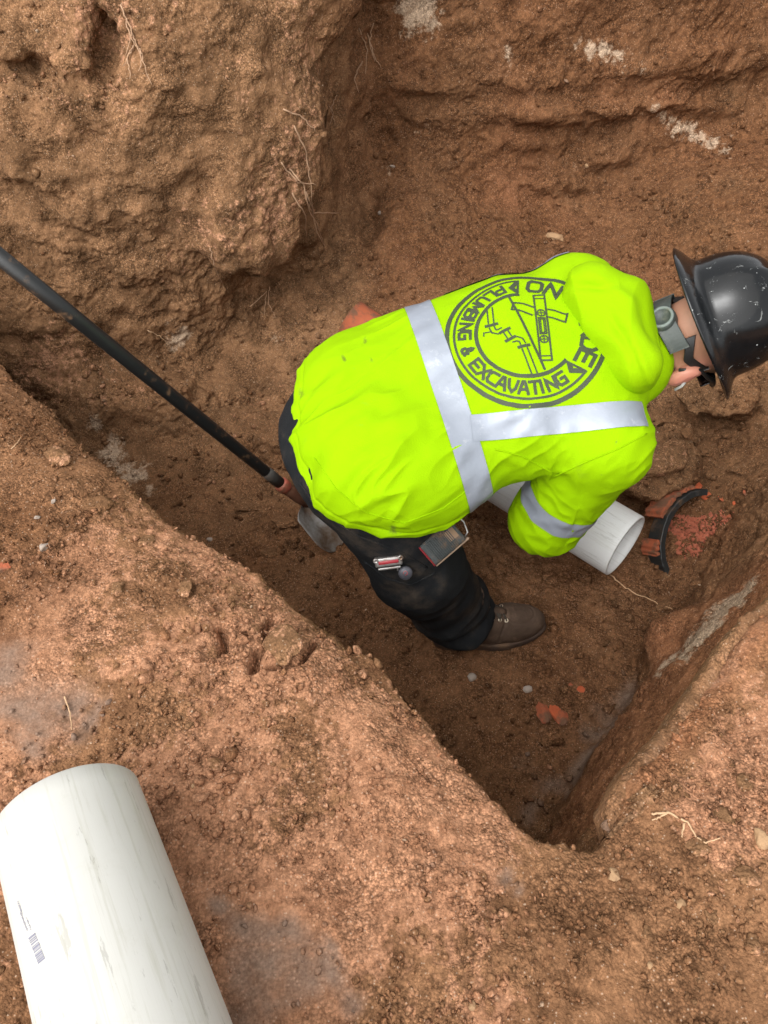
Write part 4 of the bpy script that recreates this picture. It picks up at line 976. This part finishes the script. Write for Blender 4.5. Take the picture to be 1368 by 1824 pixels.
# ------------------------------------------------------------ shovel
shv = empty('shovel', 'shovel with long black handle, red collar and blade in the mud behind the worker', 'shovel')
s_b = np.array(atd(508, 868, 2.33)); s_t = np.array(atd(0, 458, 1.56)); sx = nrm(s_t-s_b); s_top = s_b+sx*1.45
def sp(t): return Vector(s_b+sx*t)
M_FIB = plain('black_fibreglass', (.008, .009, .009), .42, dirt=.22, dirt_scale=22); M_FIBD = plain('dusty_fibreglass', (.05, .046, .04), .75, dirt=.6)
M_RUST = plain('rusty_steel', (.16, .065, .035), .8, .2, dirt=.5); M_BLADE = plain('mud_smeared_steel', (.40, .40, .39), .5, .5, dirt=.85, dirt_scale=9)
M_COLLAR = plain('red_collar', (.38, .09, .055), .6, dirt=.4)
tube('handle', [sp(.055), sp(.10), sp(.4), sp(.8), sp(1.10)], [.0165, .0170, .0178, .0178, .0178], M_FIB, shv, 24)
tube('grip', [sp(1.04), sp(1.05), sp(1.40), sp(1.44), sp(1.45)], [.019, .0205, .0205, .019, .014], plain('grey_grip', (.06, .063, .068), .75), shv, 24)
tube('dusty_sleeve', [sp(.03), sp(.075), sp(.10)], [.0178, .0182, .0176], M_FIBD, shv, 24)
tube('collar', [sp(-.006), sp(.0), sp(.022), sp(.028)], [.019, .0225, .0225, .019], M_COLLAR, shv, 20)
tube('socket', [sp(.01), sp(-.03), sp(-.075), sp(-.12)], [.0195, .019, .017, .010], M_RUST, shv, 20)
bl0 = sp(-.095)+Vector((0, 0, -.008)); tipb = Vector(atz(604, 978, -.005)); bdir = (tipb-bl0).normalized(); side = bdir.cross(Vector((0, 0, 1))).normalized(); bnn = side.cross(bdir)
rows = []; Lb = (tipb-bl0).length
for t in np.linspace(0, 1, 16):
    wv = .062*min(1, t/.14)**.5*(1-max(0, (t-.55)/.45)**2.2)**.5 if t < 1 else .004
    rows.append([bl0+bdir*Lb*t+side*wv*u+bnn*(.022*(u*u)*min(1, wv/.06)-.012*math.exp(-(u/.22)**2)*(1-t)) for u in np.linspace(-1, 1, 13)])
bo = grid_mesh('blade', rows, M_BLADE, shv); so_ = bo.modifiers.new('t', 'SOLIDIFY'); so_.thickness = .002

# ------------------------------------------------------------ tools in the worker's pocket
def on_tro(px, py): h = ts_.cast(CAM, ray(px, py), 5); return h
h0 = on_tro(783, 962); toC = Vector(-nrm(ray(783, 962)))
axd = Vector(atd(818, 925, 1.7)-atd(748, 985, 1.7)).normalized(); nn_ = (toC*.75+h0[1]*.4); Bt = basis(axd, nn_); tc_ = h0[0]+Bt.col[2]*.020
tape = empty('tape_measure', 'black ribbed tape measure with red trim clipped at the front pocket', 'tape measure')
M_RUB = plain('grey_rubber', (.034, .040, .040), .75, dirt=.45, dirt_scale=40)
bevel_box('case', (.092, .058, .032), tc_, Bt, M_RUB, tape, .007, 3)
for k in range(13): bevel_box('rib', (.0026, .050, .003), tc_+Bt.col[0]*(-.030+.0046*k)+Bt.col[2]*.0165, Bt, M_RUB, tape, .0008, 1)
bevel_box('red_trim', (.004, .056, .030), tc_-Bt.col[0]*.045+Bt.col[2]*.003, Bt, M_RED, tape, .003, 2)
bevel_box('label_disc', (.024, .026, .002), tc_+Bt.col[0]*.026+Bt.col[1]*.004+Bt.col[2]*.0165, Bt, plain('mud_spot', (.20, .13, .08), .9), tape, .0009, 2)
bevel_box('belt_clip', (.095, .006, .018), tc_-Bt.col[1]*.031+Bt.col[0]*.004, Bt, plain('tan_clip', (.22, .15, .10), .7), tape, .002, 2)
tube('wire_clip', [tc_+Bt.col[0]*.048+Bt.col[1]*.028, tc_+Bt.col[0]*.062+Bt.col[1]*.024, tc_+Bt.col[0]*.066+Bt.col[1]*.002, tc_+Bt.col[0]*.058-Bt.col[1]*.022, tc_+Bt.col[0]*.046-Bt.col[1]*.026], .0018, M_STEEL, tape, 6)
h1 = on_tro(692, 1000); ax1 = Vector(atd(702, 990, 1.7)-atd(658, 996, 1.7)).normalized(); B1_ = basis(ax1, Vector(-nrm(ray(690, 1000)))*.8+h1[1]*.4)
kn = empty('utility_knife', 'silver and red folding knife sticking out of the trouser pocket', 'knife'); kc = h1[0]+B1_.col[2]*.009-B1_.col[1]*-.004
bevel_box('handle', (.060, .022, .016), kc, B1_, M_STEEL, kn, .004, 2); bevel_box('red_inlay', (.044, .008, .004), kc+B1_.col[2]*.0075, B1_, M_RED, kn, .001, 1)
bevel_box('side_plate', (.050, .006, .012), kc-B1_.col[1]*.016-B1_.col[2]*.002, B1_, M_STEEL, kn, .002, 2)
for s in (-1, 1): V_, F_ = rev_data([(0, .0001), (.003, .003), (.0035, .005), (0, .0065)][::-1], kc+B1_.col[0]*s*.027+B1_.col[2]*.007+B1_.col[1]*.006, B1_.col[2], 14); link('rivet', py_mesh('rivet', V_, F_), M_STEEL, kn)
h2 = on_tro(722, 1017); ax2 = Vector(-nrm(ray(722, 1017)))*.8+h2[1]*.3; ax2.normalize(); tq = empty('flashlight', 'dark round flashlight with red power mark beside the knife in the pocket', 'flashlight')
V_, F_ = rev_data([(-.03, .0001), (-.03, .012), (.008, .0125), (.012, .0155), (.016, .016), (.018, .0145), (.0182, .0001)], h2[0]+ax2*.004, ax2, 28); link('body', py_mesh('body', V_, F_), plain('dark_anodised', (.055, .055, .065), .45, .4), tq)
ex = ax2.orthogonal().normalized(); ey = ax2.cross(ex); c2 = h2[0]+ax2*.0226
tube('power_mark', [c2+ex*.0045*math.cos(a)+ey*.0045*math.sin(a) for a in np.linspace(.5, 5.8, 16)], .0008, M_RED, tq, 5)
tube('clip', [h2[0]+ax2*.012+ey*-.015+ex*.008, h2[0]+ax2*.012-ey*.021+ex*.0, h2[0]-ax2*.012-ey*.021], .002, M_STEEL, tq, 6)

# ------------------------------------------------------------ old clay sewer line
def m_clay():
    t = NT('fired_clay'); n = t.noise(25, 6, .65); c = t.mix(n, (.26, .062, .025), (.44, .115, .045)); d = t.ramp(t.noise(17, 7, .72), .42, .60); c = t.mix(t.math('MULTIPLY', d, .9), c, (.12, .065, .035))
    t.set(color=c, rough=.85, normal=t.bump(t.noise(110, 5), .0015, .7)); return t.m
M_CLAY = m_clay(); M_CLAYB = plain('fresh_clay_break', (.46, .095, .032), .85, var=.3, bump=.0012, dirt=.25); M_GASK = plain('black_gasket', (.018, .020, .020), .5, dirt=.35)
def arc_shell(name, c, ax, up, r0, r1, l0, l1, a0, a1, mat, parent, n=26, jag=0.0, seed=0):
    "part of a pipe wall between angles, jagged ends"
    rr = random.Random(seed); ax = Vector(ax).normalized(); up = Vector(up); up = (up-ax*up.dot(ax)).normalized(); sd = ax.cross(up); V = []; F = []
    for i in range(n):
        a = R(a0+(a1-a0)*i/(n-1)); j0 = rr.uniform(-1, 1)*jag; j1 = rr.uniform(-1, 1)*jag
        r1j = r1*(1+rr.uniform(-1, 1)*jag*4)
        for (l, r) in ((l0+j0, r0), (l1+j1, r0), (l1+j1, r1j), (l0+j0, r1j)): V.append(Vector(c)+ax*l+(up*math.cos(a)+sd*math.sin(a))*r)
    for i in range(n-1):
        for k in range(4): F.append((i*4+k, i*4+(k+1) % 4, (i+1)*4+(k+1) % 4, (i+1)*4+k))
    F += [(3, 2, 1, 0), (n*4-4, n*4-3, n*4-2, n*4-1)]
    o = link(name, py_mesh(name, V, F, False), mat, parent); b = o.modifiers.new('b', 'BEVEL'); b.width = .0015; b.segments = 1; return o
old = empty('clay_pipe', 'broken orange clay pipe socket with black rim sunk in the mud beyond the white pipe', 'pipe')
cA = atd(1168, 985, 2.37); cB = atd(1192, 925, 2.375); cC = atd(1243, 882, 2.42); oc = np.array(atd(1250, 968, 2.44)); o_n = nrm(np.cross(cA-oc, cC-oc))
if o_n[2] < 0: o_n = -o_n
up_o = nrm(cB-oc); ro = float(np.linalg.norm(cB-oc))
arc_shell('gasket', oc, o_n, up_o, ro*.94, ro*1.06, -.05, .006, -64, 66, M_GASK, old, 30, .002, 1)
arc_shell('socket', oc, o_n, up_o, ro*1.08, ro*1.16, -.08, -.006, -50, 2, M_CLAY, old, 22, .006, 2)
arc_shell('socket', oc, o_n, up_o, ro*1.08, ro*1.16, -.06, .004, 24, 40, M_CLAY, old, 12, .005, 3)
old2 = empty('clay_pipe', 'orange clay pipe half buried behind the worker\'s lower back', 'pipe')
h = ground_hit(640, 568); 
if h:
    pc = h[0]+Vector((-.02, 0, -.022)); axp = Vector((.75, -.45, -.30)).normalized(); pc = pc-axp*.02
    V, F = rev_data([(0, .068), (0, .082), (.10, .082), (.35, .082), (.35, .066), (0, .066)], pc, axp, 40); link('barrel', py_mesh('barrel', V, F), M_CLAY, old2)

# crushed clay inside the broken socket (uncountable)
def clay_litter(px, py, rad, n, seed, label):
    h = ground_hit(px, py)
    if not h: return
    r = np.random.default_rng(seed); nv = len(IV); V = []; F = []
    for k in range(n):
        a = r.uniform(0, 2*math.pi); q = rad*r.random()**.6*(1+.35*math.sin(3*a+1)); o = np.array(h[0])+np.array([math.cos(a)*q, math.sin(a)*q, .3]); g = oray(SOILS, o, (0, 0, -1))
        if g is None: continue
        s_ = .0018+.0065*r.random()**4; P = IV*(1+.3*r.normal(size=(nv, 1)).clip(-1, 1))*s_*r.uniform(.5, 1.3, (1, 3))+np.array(g[0])+np.array([0, 0, s_*.15]); F.append(IF+len(V)*nv); V.append(P)
    tag(link('clay_litter', np_mesh('clay_litter', np.concatenate(V), np.concatenate(F), False), plain('crushed_clay', (.36, .105, .055), .9, var=.4, scale=60, bump=0)), label, 'clay litter', kind='stuff')
clay_litter(1235, 945, .075, 900, 5, 'crushed pinkish clay bits inside the broken pipe socket')

# ------------------------------------------------------------ shards, stones, clods: each a thing of its own
def rock_mesh(name, size, seed, sub_=3, flat=1.0, angular=.5):
    bm = bmesh.new(); bmesh.ops.create_icosphere(bm, subdivisions=sub_, radius=1.0); r = np.random.default_rng(seed)
    P = np.array([v.co[:] for v in bm.verts]); planes = r.normal(size=(12, 3)); planes /= np.linalg.norm(planes, axis=1)[:, None]; lim = r.uniform(.55, .95, 12)
    for pl, l in zip(planes, lim):
        e = np.maximum(0, P@pl-l); P = P-pl*e[:, None]*angular*1.6
    P = P*(1+.20*fbm(P*1.7+seed, 2, 300)[:, None]+.09*fbm(P*4.5+seed, 3, 310, .65)[:, None])*np.array(size)*np.array([1, 1, flat])
    for v, p in zip(bm.verts, P): v.co = p
    me = bpy.data.meshes.new(name); bm.to_mesh(me); bm.free(); me.polygons.foreach_set('use_smooth', [True]*len(me.polygons)); me.update(); return me
def place_rock(name, px, py, wpx, hpx, mat, label, cat, seed, flat=.7, sink=.35, angular=.5, group=None, attrs=None, rot=None):
    h = ground_hit(px, py)
    if not h: return None
    d = h[2]/np.linalg.norm(ray(px, py))*1.0; s = d/FPX*.5; me = rock_mesh(name, (wpx*s, hpx*s*1.15, min(wpx, hpx)*s), seed, 4 if wpx > 24 else 3, flat, angular)
    if attrs is not None:
        for k in Z: set_attr(me, k, np.full(len(me.vertices), attrs.get(k, 0.0)))
    if name == 'clay_shard': me.polygons.foreach_set('use_smooth', [False]*len(me.polygons))
    o = link(name, me, mat); o.location = h[0]+Vector((0, 0, min(wpx, hpx)*s*flat*(.5-sink))); o.rotation_euler = (random.uniform(-.3, .3), random.uniform(-.3, .3), random.uniform(-.3, .3) if rot is None else rot)
    return tag(o, label, cat, group)
M_STONE = plain('pale_stone', (.21, .125, .075), .85, var=.35, scale=30, bump=.002, dirt=.5); M_STONEY = plain('tan_stone', (.34, .205, .105), .85, var=.3, scale=30, bump=.002, dirt=.4)
M_QUARTZ = plain('white_stone', (.36, .30, .25), .8, var=.3, bump=.001, dirt=.75)
for (px, py, a, b, sd, lab) in ((968, 1268, 26, 44, 1, 'dull orange clay shard lying left in the pair on the pit floor'), (988, 1268, 22, 50, 2, 'bright orange clay shard standing on edge on the pit floor'),
        (1000, 1278, 26, 34, 3, 'dark orange clay shard leaning right in the cluster on the pit floor'), (1035, 1229, 16, 13, 4, 'small bright orange clay chip on the pit floor above the shards'),
        (1017, 1220, 8, 8, 5, 'tiny orange clay speck on the pit floor beside the small chip'), (1240, 866, 36, 16, 6, 'long orange clay shard lying above the black pipe rim'),
        (1258, 884, 20, 16, 7, 'rounded orange clay shard at the upper end of the black rim'), (1284, 888, 9, 17, 8, 'thin upright orange clay sliver right of the black rim'),
        (1302, 921, 18, 11, 9, 'dark red clay chip in mud right of the pink clay patch'), (1308, 897, 8, 8, 10, 'small orange clay chip in the mud near the dark recess'),
        (1250, 963, 10, 10, 11, 'small orange clay chip on the pinkish clay patch'), (1204, 890, 12, 16, 12, 'orange clay flake wedged outside the black rim'), (1327, 878, 8, 12, 13, 'orange clay fleck beside the dark recess at right edge'),
        (3, 1012, 34, 24, 14, 'orange brick lump on the near bank at the left edge')):
    place_rock('clay_shard', px, py, a, b, M_CLAYB if sd in (2, 4, 6, 7, 8, 10) else M_CLAY, lab, 'clay shard', 400+sd, .55, .30, .62, 'broken pieces of the old clay pipe')
for (px, py, a, b, mt, sd, lab) in ((985, 423, 40, 20, M_STONEY, 1, 'smooth tan cobble on the slope above the hood'), (940, 1228, 20, 13, M_QUARTZ, 2, 'whitish stone on the pit floor left of the orange shards'), (840, 1207, 18, 15, M_QUARTZ, 3, 'grey white stone on the pit floor below the boot'),
        (1092, 1558, 28, 22, M_STONEY, 4, 'tan angular stone on the near bank below the pit corner'), (1210, 1612, 24, 30, M_STONEY, 5, 'yellowish wedge stone standing in dark grit on the right bank'), (1150, 1660, 22, 22, M_STONE, 6, 'brown stone half sunk in the bank near dark grit'),
        (1292, 1458, 46, 44, M_STONE, 7, 'large brown rounded clod stone on the right bank'), (1330, 1395, 36, 40, M_STONE, 8, 'brown stone on the right bank beside the large rounded one'), (1268, 1632, 30, 26, M_STONE, 9, 'greyish stone in the lower right bank below the wedge stone'),
        (1355, 1495, 30, 34, M_STONEY, 10, 'tan stone cut by the right edge of the picture'), (375, 961, 14, 10, M_QUARTZ, 11, 'small white stone at the trench foot left of the shovel blade'), (78, 975, 18, 22, M_QUARTZ, 12, 'whitish chip on the near bank close to the brick lump'),
        (66, 922, 12, 10, M_QUARTZ, 13, 'small white pebble on the near bank above the whitish chip'), (95, 893, 9, 12, M_QUARTZ, 14, 'slim pale pebble on the left part of the near bank'), (677, 380, 11, 11, M_QUARTZ, 15, 'white pebble stuck in the back slope left of the worker'),
        (1185, 1027, 20, 16, M_STONE, 16, 'dull brown stone in the mud below the pipe mouth'), (1000, 1020, 1, 1, None, 0, ''), (700, 297, 12, 8, M_QUARTZ, 17, 'pale flat pebble high in the back slope'), (1045, 295, 9, 9, M_STONEY, 18, 'small tan pebble in the back wall under the ledge'),
        (1008, 145, 11, 9, M_STONE, 19, 'small round stone set in the back wall'), (1085, 988, 1, 1, None, 0, ''), (205, 1365, 18, 12, M_STONE, 20, 'pale stone by the open end of the large pipe'), (180, 1408, 1, 1, None, 0, ''),
        (345, 1400, 10, 10, M_STONEY, 21, 'small round tan pebble on sandy bank right of the large pipe'), (840, 1790, 16, 18, M_STONEY, 22, 'rounded pinkish pebble at the bottom of the near bank'), (1245, 1740, 20, 18, M_STONE, 23, 'brown pebble in the lower right corner of the bank'), (1160, 1720, 14, 12, M_STONEY, 24, 'tan pebble on the lower bank left of the brown one')):
    if mt is M_STONE and sd not in (19, 20): place_rock('stone', px, py, a, b, SOIL, lab, 'stone', 500+sd, .7, .42, .7, None, dict(sand=.2, damp=.3))
    elif mt is not None: place_rock('stone', px, py, a, b, mt, lab, 'stone', 500+sd, .7, .42, .7)
SA = dict(sand=.35, damp=.1)
for (px, py, a, b, sd, lab) in ((505, 1155, 88, 74, 1, 'large cracked crust block splitting off the near bank rim'), (175, 900, 60, 34, 2, 'dark clod on the near bank left of the pit rim'), (95, 815, 70, 44, 3, 'big crumbly clod at the left edge of the near bank'), (330, 1050, 40, 30, 4, 'rough clod in the middle of the near bank'),
        (1245, 1510, 46, 34, 5, 'crumbly clod on the right bank below the root'), (1330, 1560, 50, 40, 6, 'crumbly clod near the right edge of the bank'), (1340, 1680, 44, 36, 7, 'low clod in the lower right bank'), (1090, 1470, 54, 26, 8, 'grey crust fragment at the lip of the right bank'),
        (505, 930, 60, 26, 10, 'dark mud clod beside the shovel blade'), (445, 905, 54, 26, 11, 'flat mud clod left of the shovel blade'), (210, 1050, 36, 28, 12, 'small clod on the left bank below the dark clods'), (260, 965, 36, 26, 13, 'small rounded clod close to the pit rim at left'), (1172, 822, 120, 100, 19, 'big rounded mud block behind the held pipe beside the sleeve'), (1262, 800, 44, 30, 20, 'dark mud clod beyond the broken socket below the hat'), (1300, 770, 40, 26, 21, 'mud clod on the slope right of the hat brim'), (1225, 775, 36, 26, 22, 'mud clod beside the mound under the head'), (1320, 835, 46, 30, 23, 'wet mud clod next to the dark recess at right'), (1275, 845, 40, 22, 24, 'flat mud clod just above the orange shards'), (1180, 1080, 40, 24, 25, 'mud clod where the thin root ends below the pipe mouth'), (590, 1010, 46, 26, 26, 'low mud clod left of the trouser leg'), (480, 985, 40, 22, 27, 'low mud clod below the shovel blade')):
    dk = sd in (2, 10, 11) or sd >= 20
    place_rock('soil_clod', px, py, a, b, SOIL, lab, 'soil clod', 600+sd, .55, .30 if sd == 1 else .42, .62, None, dict(sand=.15 if dk else .4, damp=.55 if dk else .1, grey=.7 if sd == 8 else 0))

# ------------------------------------------------------------ broken crust plates along the right-hand rim
def plate(pxs, label, seed, th=.007, grey=.35):
    r = np.random.default_rng(seed); tops = []
    for a, b in pxs:
        h = ground_hit(a, b)
        if h: tops.append(np.array(h[0]))
    if len(tops) < 3: return
    zt = float(np.median([p[2] for p in tops])); c = np.mean(tops, 0); bm = bmesh.new(); dn_ = []
    ring = []
    for p, q in zip(tops, tops[1:]+tops[:1]):
        for t in np.linspace(0, 1, 7)[:-1]: x = p*(1-t)+q*t; ring.append((x[0]+r.normal()*.003, x[1]+r.normal()*.003, x[2]))
    zl = [(-th*2.2, .90), (-th*.6, .985), (0, 1.0), (th*.5, .97), (th*.75, .80), (th*.7, .45)]; vs = []
    for dz, sc_ in zl: vs.append([bm.verts.new((c[0]+(x-c[0])*sc_, c[1]+(y-c[1])*sc_, z+dz+r.normal()*.0012)) for x, y, z in ring])
    n = len(ring)
    for i in range(len(vs)-1):
        for k in range(n): bm.faces.new((vs[i][k], vs[i][(k+1) % n], vs[i+1][(k+1) % n], vs[i+1][k]))
    bm.faces.new(vs[-1]); bm.faces.new(vs[0][::-1]); bmesh.ops.triangulate(bm, faces=[f for f in bm.faces if len(f.verts) > 4])
    bmesh.ops.subdivide_edges(bm, edges=bm.edges[:], cuts=1, use_grid_fill=True)
    me = bpy.data.meshes.new('crust_plate'); bm.to_mesh(me); bm.free()
    for k in Z: set_attr(me, k, np.full(len(me.vertices), dict(grey=grey, sand=.35, pale=.1).get(k, 0.0)))
    tag(link('crust_plate', me, SOIL), label, 'crust')
# smooth bucket-cut edge under the right rim: one long clay strip found along the real rim
rimA, rimB = np.array((.300, .325)), np.array((.80, .815)); inw = nrm(np.array((-.7, .7))); offs = []
ss = np.linspace(0, 1, 64)
for s_ in ss:
    p = rimA*(1-s_)+rimB*s_; f_ = None; zt = None
    for o_ in np.arange(-.09, .10, .004):
        g = oray(SOILS, (p[0]+inw[0]*o_, p[1]+inw[1]*o_, 1.5), (0, 0, -1))
        if g is None: continue
        if zt is None: zt = g[0].z
        if g[0].z < zt-.07: f_ = (o_, zt); break
        zt = .8*zt+.2*g[0].z
    offs.append(f_ if f_ else (offs[-1] if offs else (0.0, .86)))
of = np.array(offs); ker = np.ones(9)/9; pad = np.pad(of, ((4, 4), (0, 0)), 'edge'); of = np.stack([np.convolve(pad[:, k], ker, 'valid') for k in (0, 1)], 1)
r_ = np.random.default_rng(8); rows = []
for k, s_ in enumerate(ss):
    p = rimA*(1-s_)+rimB*s_; b = p+inw*(of[k, 0]); zt = of[k, 1]; j1, j2 = r_.normal()*.0045, r_.normal()*.006
    row = []
    for (o_, dz) in ((-.035, -.030), (-.012+j1, -.006), (.004+j1, -.003), (.011+j1*.5, -.009), (.014, -.025), (.017, -.045), (.019, -.068+j2), (.012, -.085+j2), (-.02, -.09)):
        tp = min(1, s_/.07+.05, (1-s_)/.05+.05); row.append(Vector((b[0]+inw[0]*(o_*tp-.03*(1-tp)), b[1]+inw[1]*(o_*tp-.03*(1-tp)), zt+dz*tp-.03*(1-tp))))
    rows.append(row)
me_o = grid_mesh('clay_strip', rows, SOIL, None); n_v = len(me_o.data.vertices)
for k in Z: set_attr(me_o.data, k, np.full(n_v, dict(grey=.30, sand=.30, pale=.03, red=.2).get(k, 0.0))+r_.normal(size=n_v)*.06)
tag(me_o, 'smooth pale clay strip left by the bucket along the right-hand rim of the pit', 'clay')
plate([(1068, 1484), (1108, 1436), (1150, 1398), (1168, 1404), (1150, 1432), (1112, 1470), (1085, 1494)], 'pale broken crust plate at the lower end of the right rim', 1)
plate([(1118, 1440), (1150, 1404), (1172, 1408), (1160, 1430), (1132, 1456)], 'small lifted crust chip lying on the right rim with a dark gap below', 4, .012, .2)

# ------------------------------------------------------------ roots
M_ROOT = plain('root', (.36, .22, .13), .85, var=.35, bump=.0008); M_STRAW = plain('straw', (.50, .32, .18), .8)
def root(name, paths, label, r=.0026, mat=M_ROOT, cat='root', off=.012, wob=.006, seed=0, sag=0):
    rr = random.Random(seed); e = empty(name, label, cat); n_ok = 0
    for pth in paths:
        d_pts = dense(pth, 6); pts = []
        base = None
        for i, (a, b) in enumerate(d_pts):
            h = ground_hit(a, b)
            if h is None: continue
            d = (h[0]-Vector(CAM)).length
            if base is None: base = d
            base = min(d, base+.03); t = i/(len(d_pts)-1)
            pts.append(Vector(CAM)+(h[0]-Vector(CAM)).normalized()*(base-off*(.3+t))+Vector((rr.uniform(-1, 1), rr.uniform(-1, 1), rr.uniform(-1, 1)))*wob*.5)
        if len(pts) > 3: tube('strand', pts, [r*(1-.6*k/len(pts)) for k in range(len(pts))], mat, e, 6); n_ok += 1
    return e
root('root_tuft', [[(525, 225), (545, 270), (550, 300), (555, 345), (560, 400)], [(515, 300), (540, 330), (550, 370), (575, 435)], [(545, 340), (560, 378), (605, 380)], [(500, 290), (530, 325), (562, 328)], [(520, 345), (545, 385), (545, 430)], [(505, 195), (535, 205), (562, 232)], [(550, 365), (565, 400), (578, 436)]], 'tangle of thin roots hanging off the nose of the left earth mass', .0027, seed=1)
root('root_tuft', [[(215, 5), (225, 40), (238, 80), (220, 120)], [(235, 60), (245, 85), (270, 150)], [(238, 82), (228, 105), (232, 140)], [(242, 80), (255, 95), (248, 125)], [(225, 30), (235, 60), (225, 100)]], 'tuft of dry roots in the crevice at the upper left', .0027, seed=2)
root('root_tuft', [[(640, 50), (655, 90), (650, 130)], [(655, 60), (665, 100), (680, 120)], [(645, 110), (630, 140), (640, 165)], [(665, 40), (658, 75), (668, 110)]], 'small roots hanging in the notch at the top', .0025, seed=3)
root('root', [[(375, 440), (380, 470), (395, 505)]], 'single thin root dangling in the gap below the earth nose', .0022, seed=4)
root('root', [[(1086, 1025), (1120, 1050), (1160, 1070), (1198, 1085)]], 'long thin root curving from the pipe mouth over the mud', .0021, M_STRAW, seed=5)
root('root', [[(1160, 1450), (1190, 1447), (1225, 1465), (1240, 1490), (1258, 1502), (1282, 1492)], [(1220, 1465), (1216, 1480), (1214, 1490)], [(1190, 1447), (1175, 1455), (1162, 1462)]], 'pale curly root lying on the right bank', .0018, M_STRAW, off=.006, wob=.002, seed=6)
root('straw', [[(115, 1240), (125, 1270), (128, 1300)]], 'thin straw lying on the near bank above the large pipe', .0013, M_STRAW, 'straw', .005, .001, seed=7)
root('root', [[(263, 588), (285, 598), (298, 612)]], 'short pale root in the left wall above the shovel handle', .0018, M_STRAW, seed=8)
root('root', [[(445, 545), (475, 520), (470, 560)], [(480, 510), (478, 540), (490, 565)]], 'fine roots below the overhang left of the worker', .0018, seed=9)
root('root', [[(600, 170), (590, 190), (597, 225)], [(585, 185), (592, 205), (588, 220)]], 'hair root in the shaded notch wall', .0016, seed=10)
root('straw', [[(20, 800), (30, 790), (40, 775)]], 'short straw at the left edge of the near bank', .0012, M_STRAW, 'straw', .005, .001, seed=11)
print('all', round(time.time()-T0, 1))
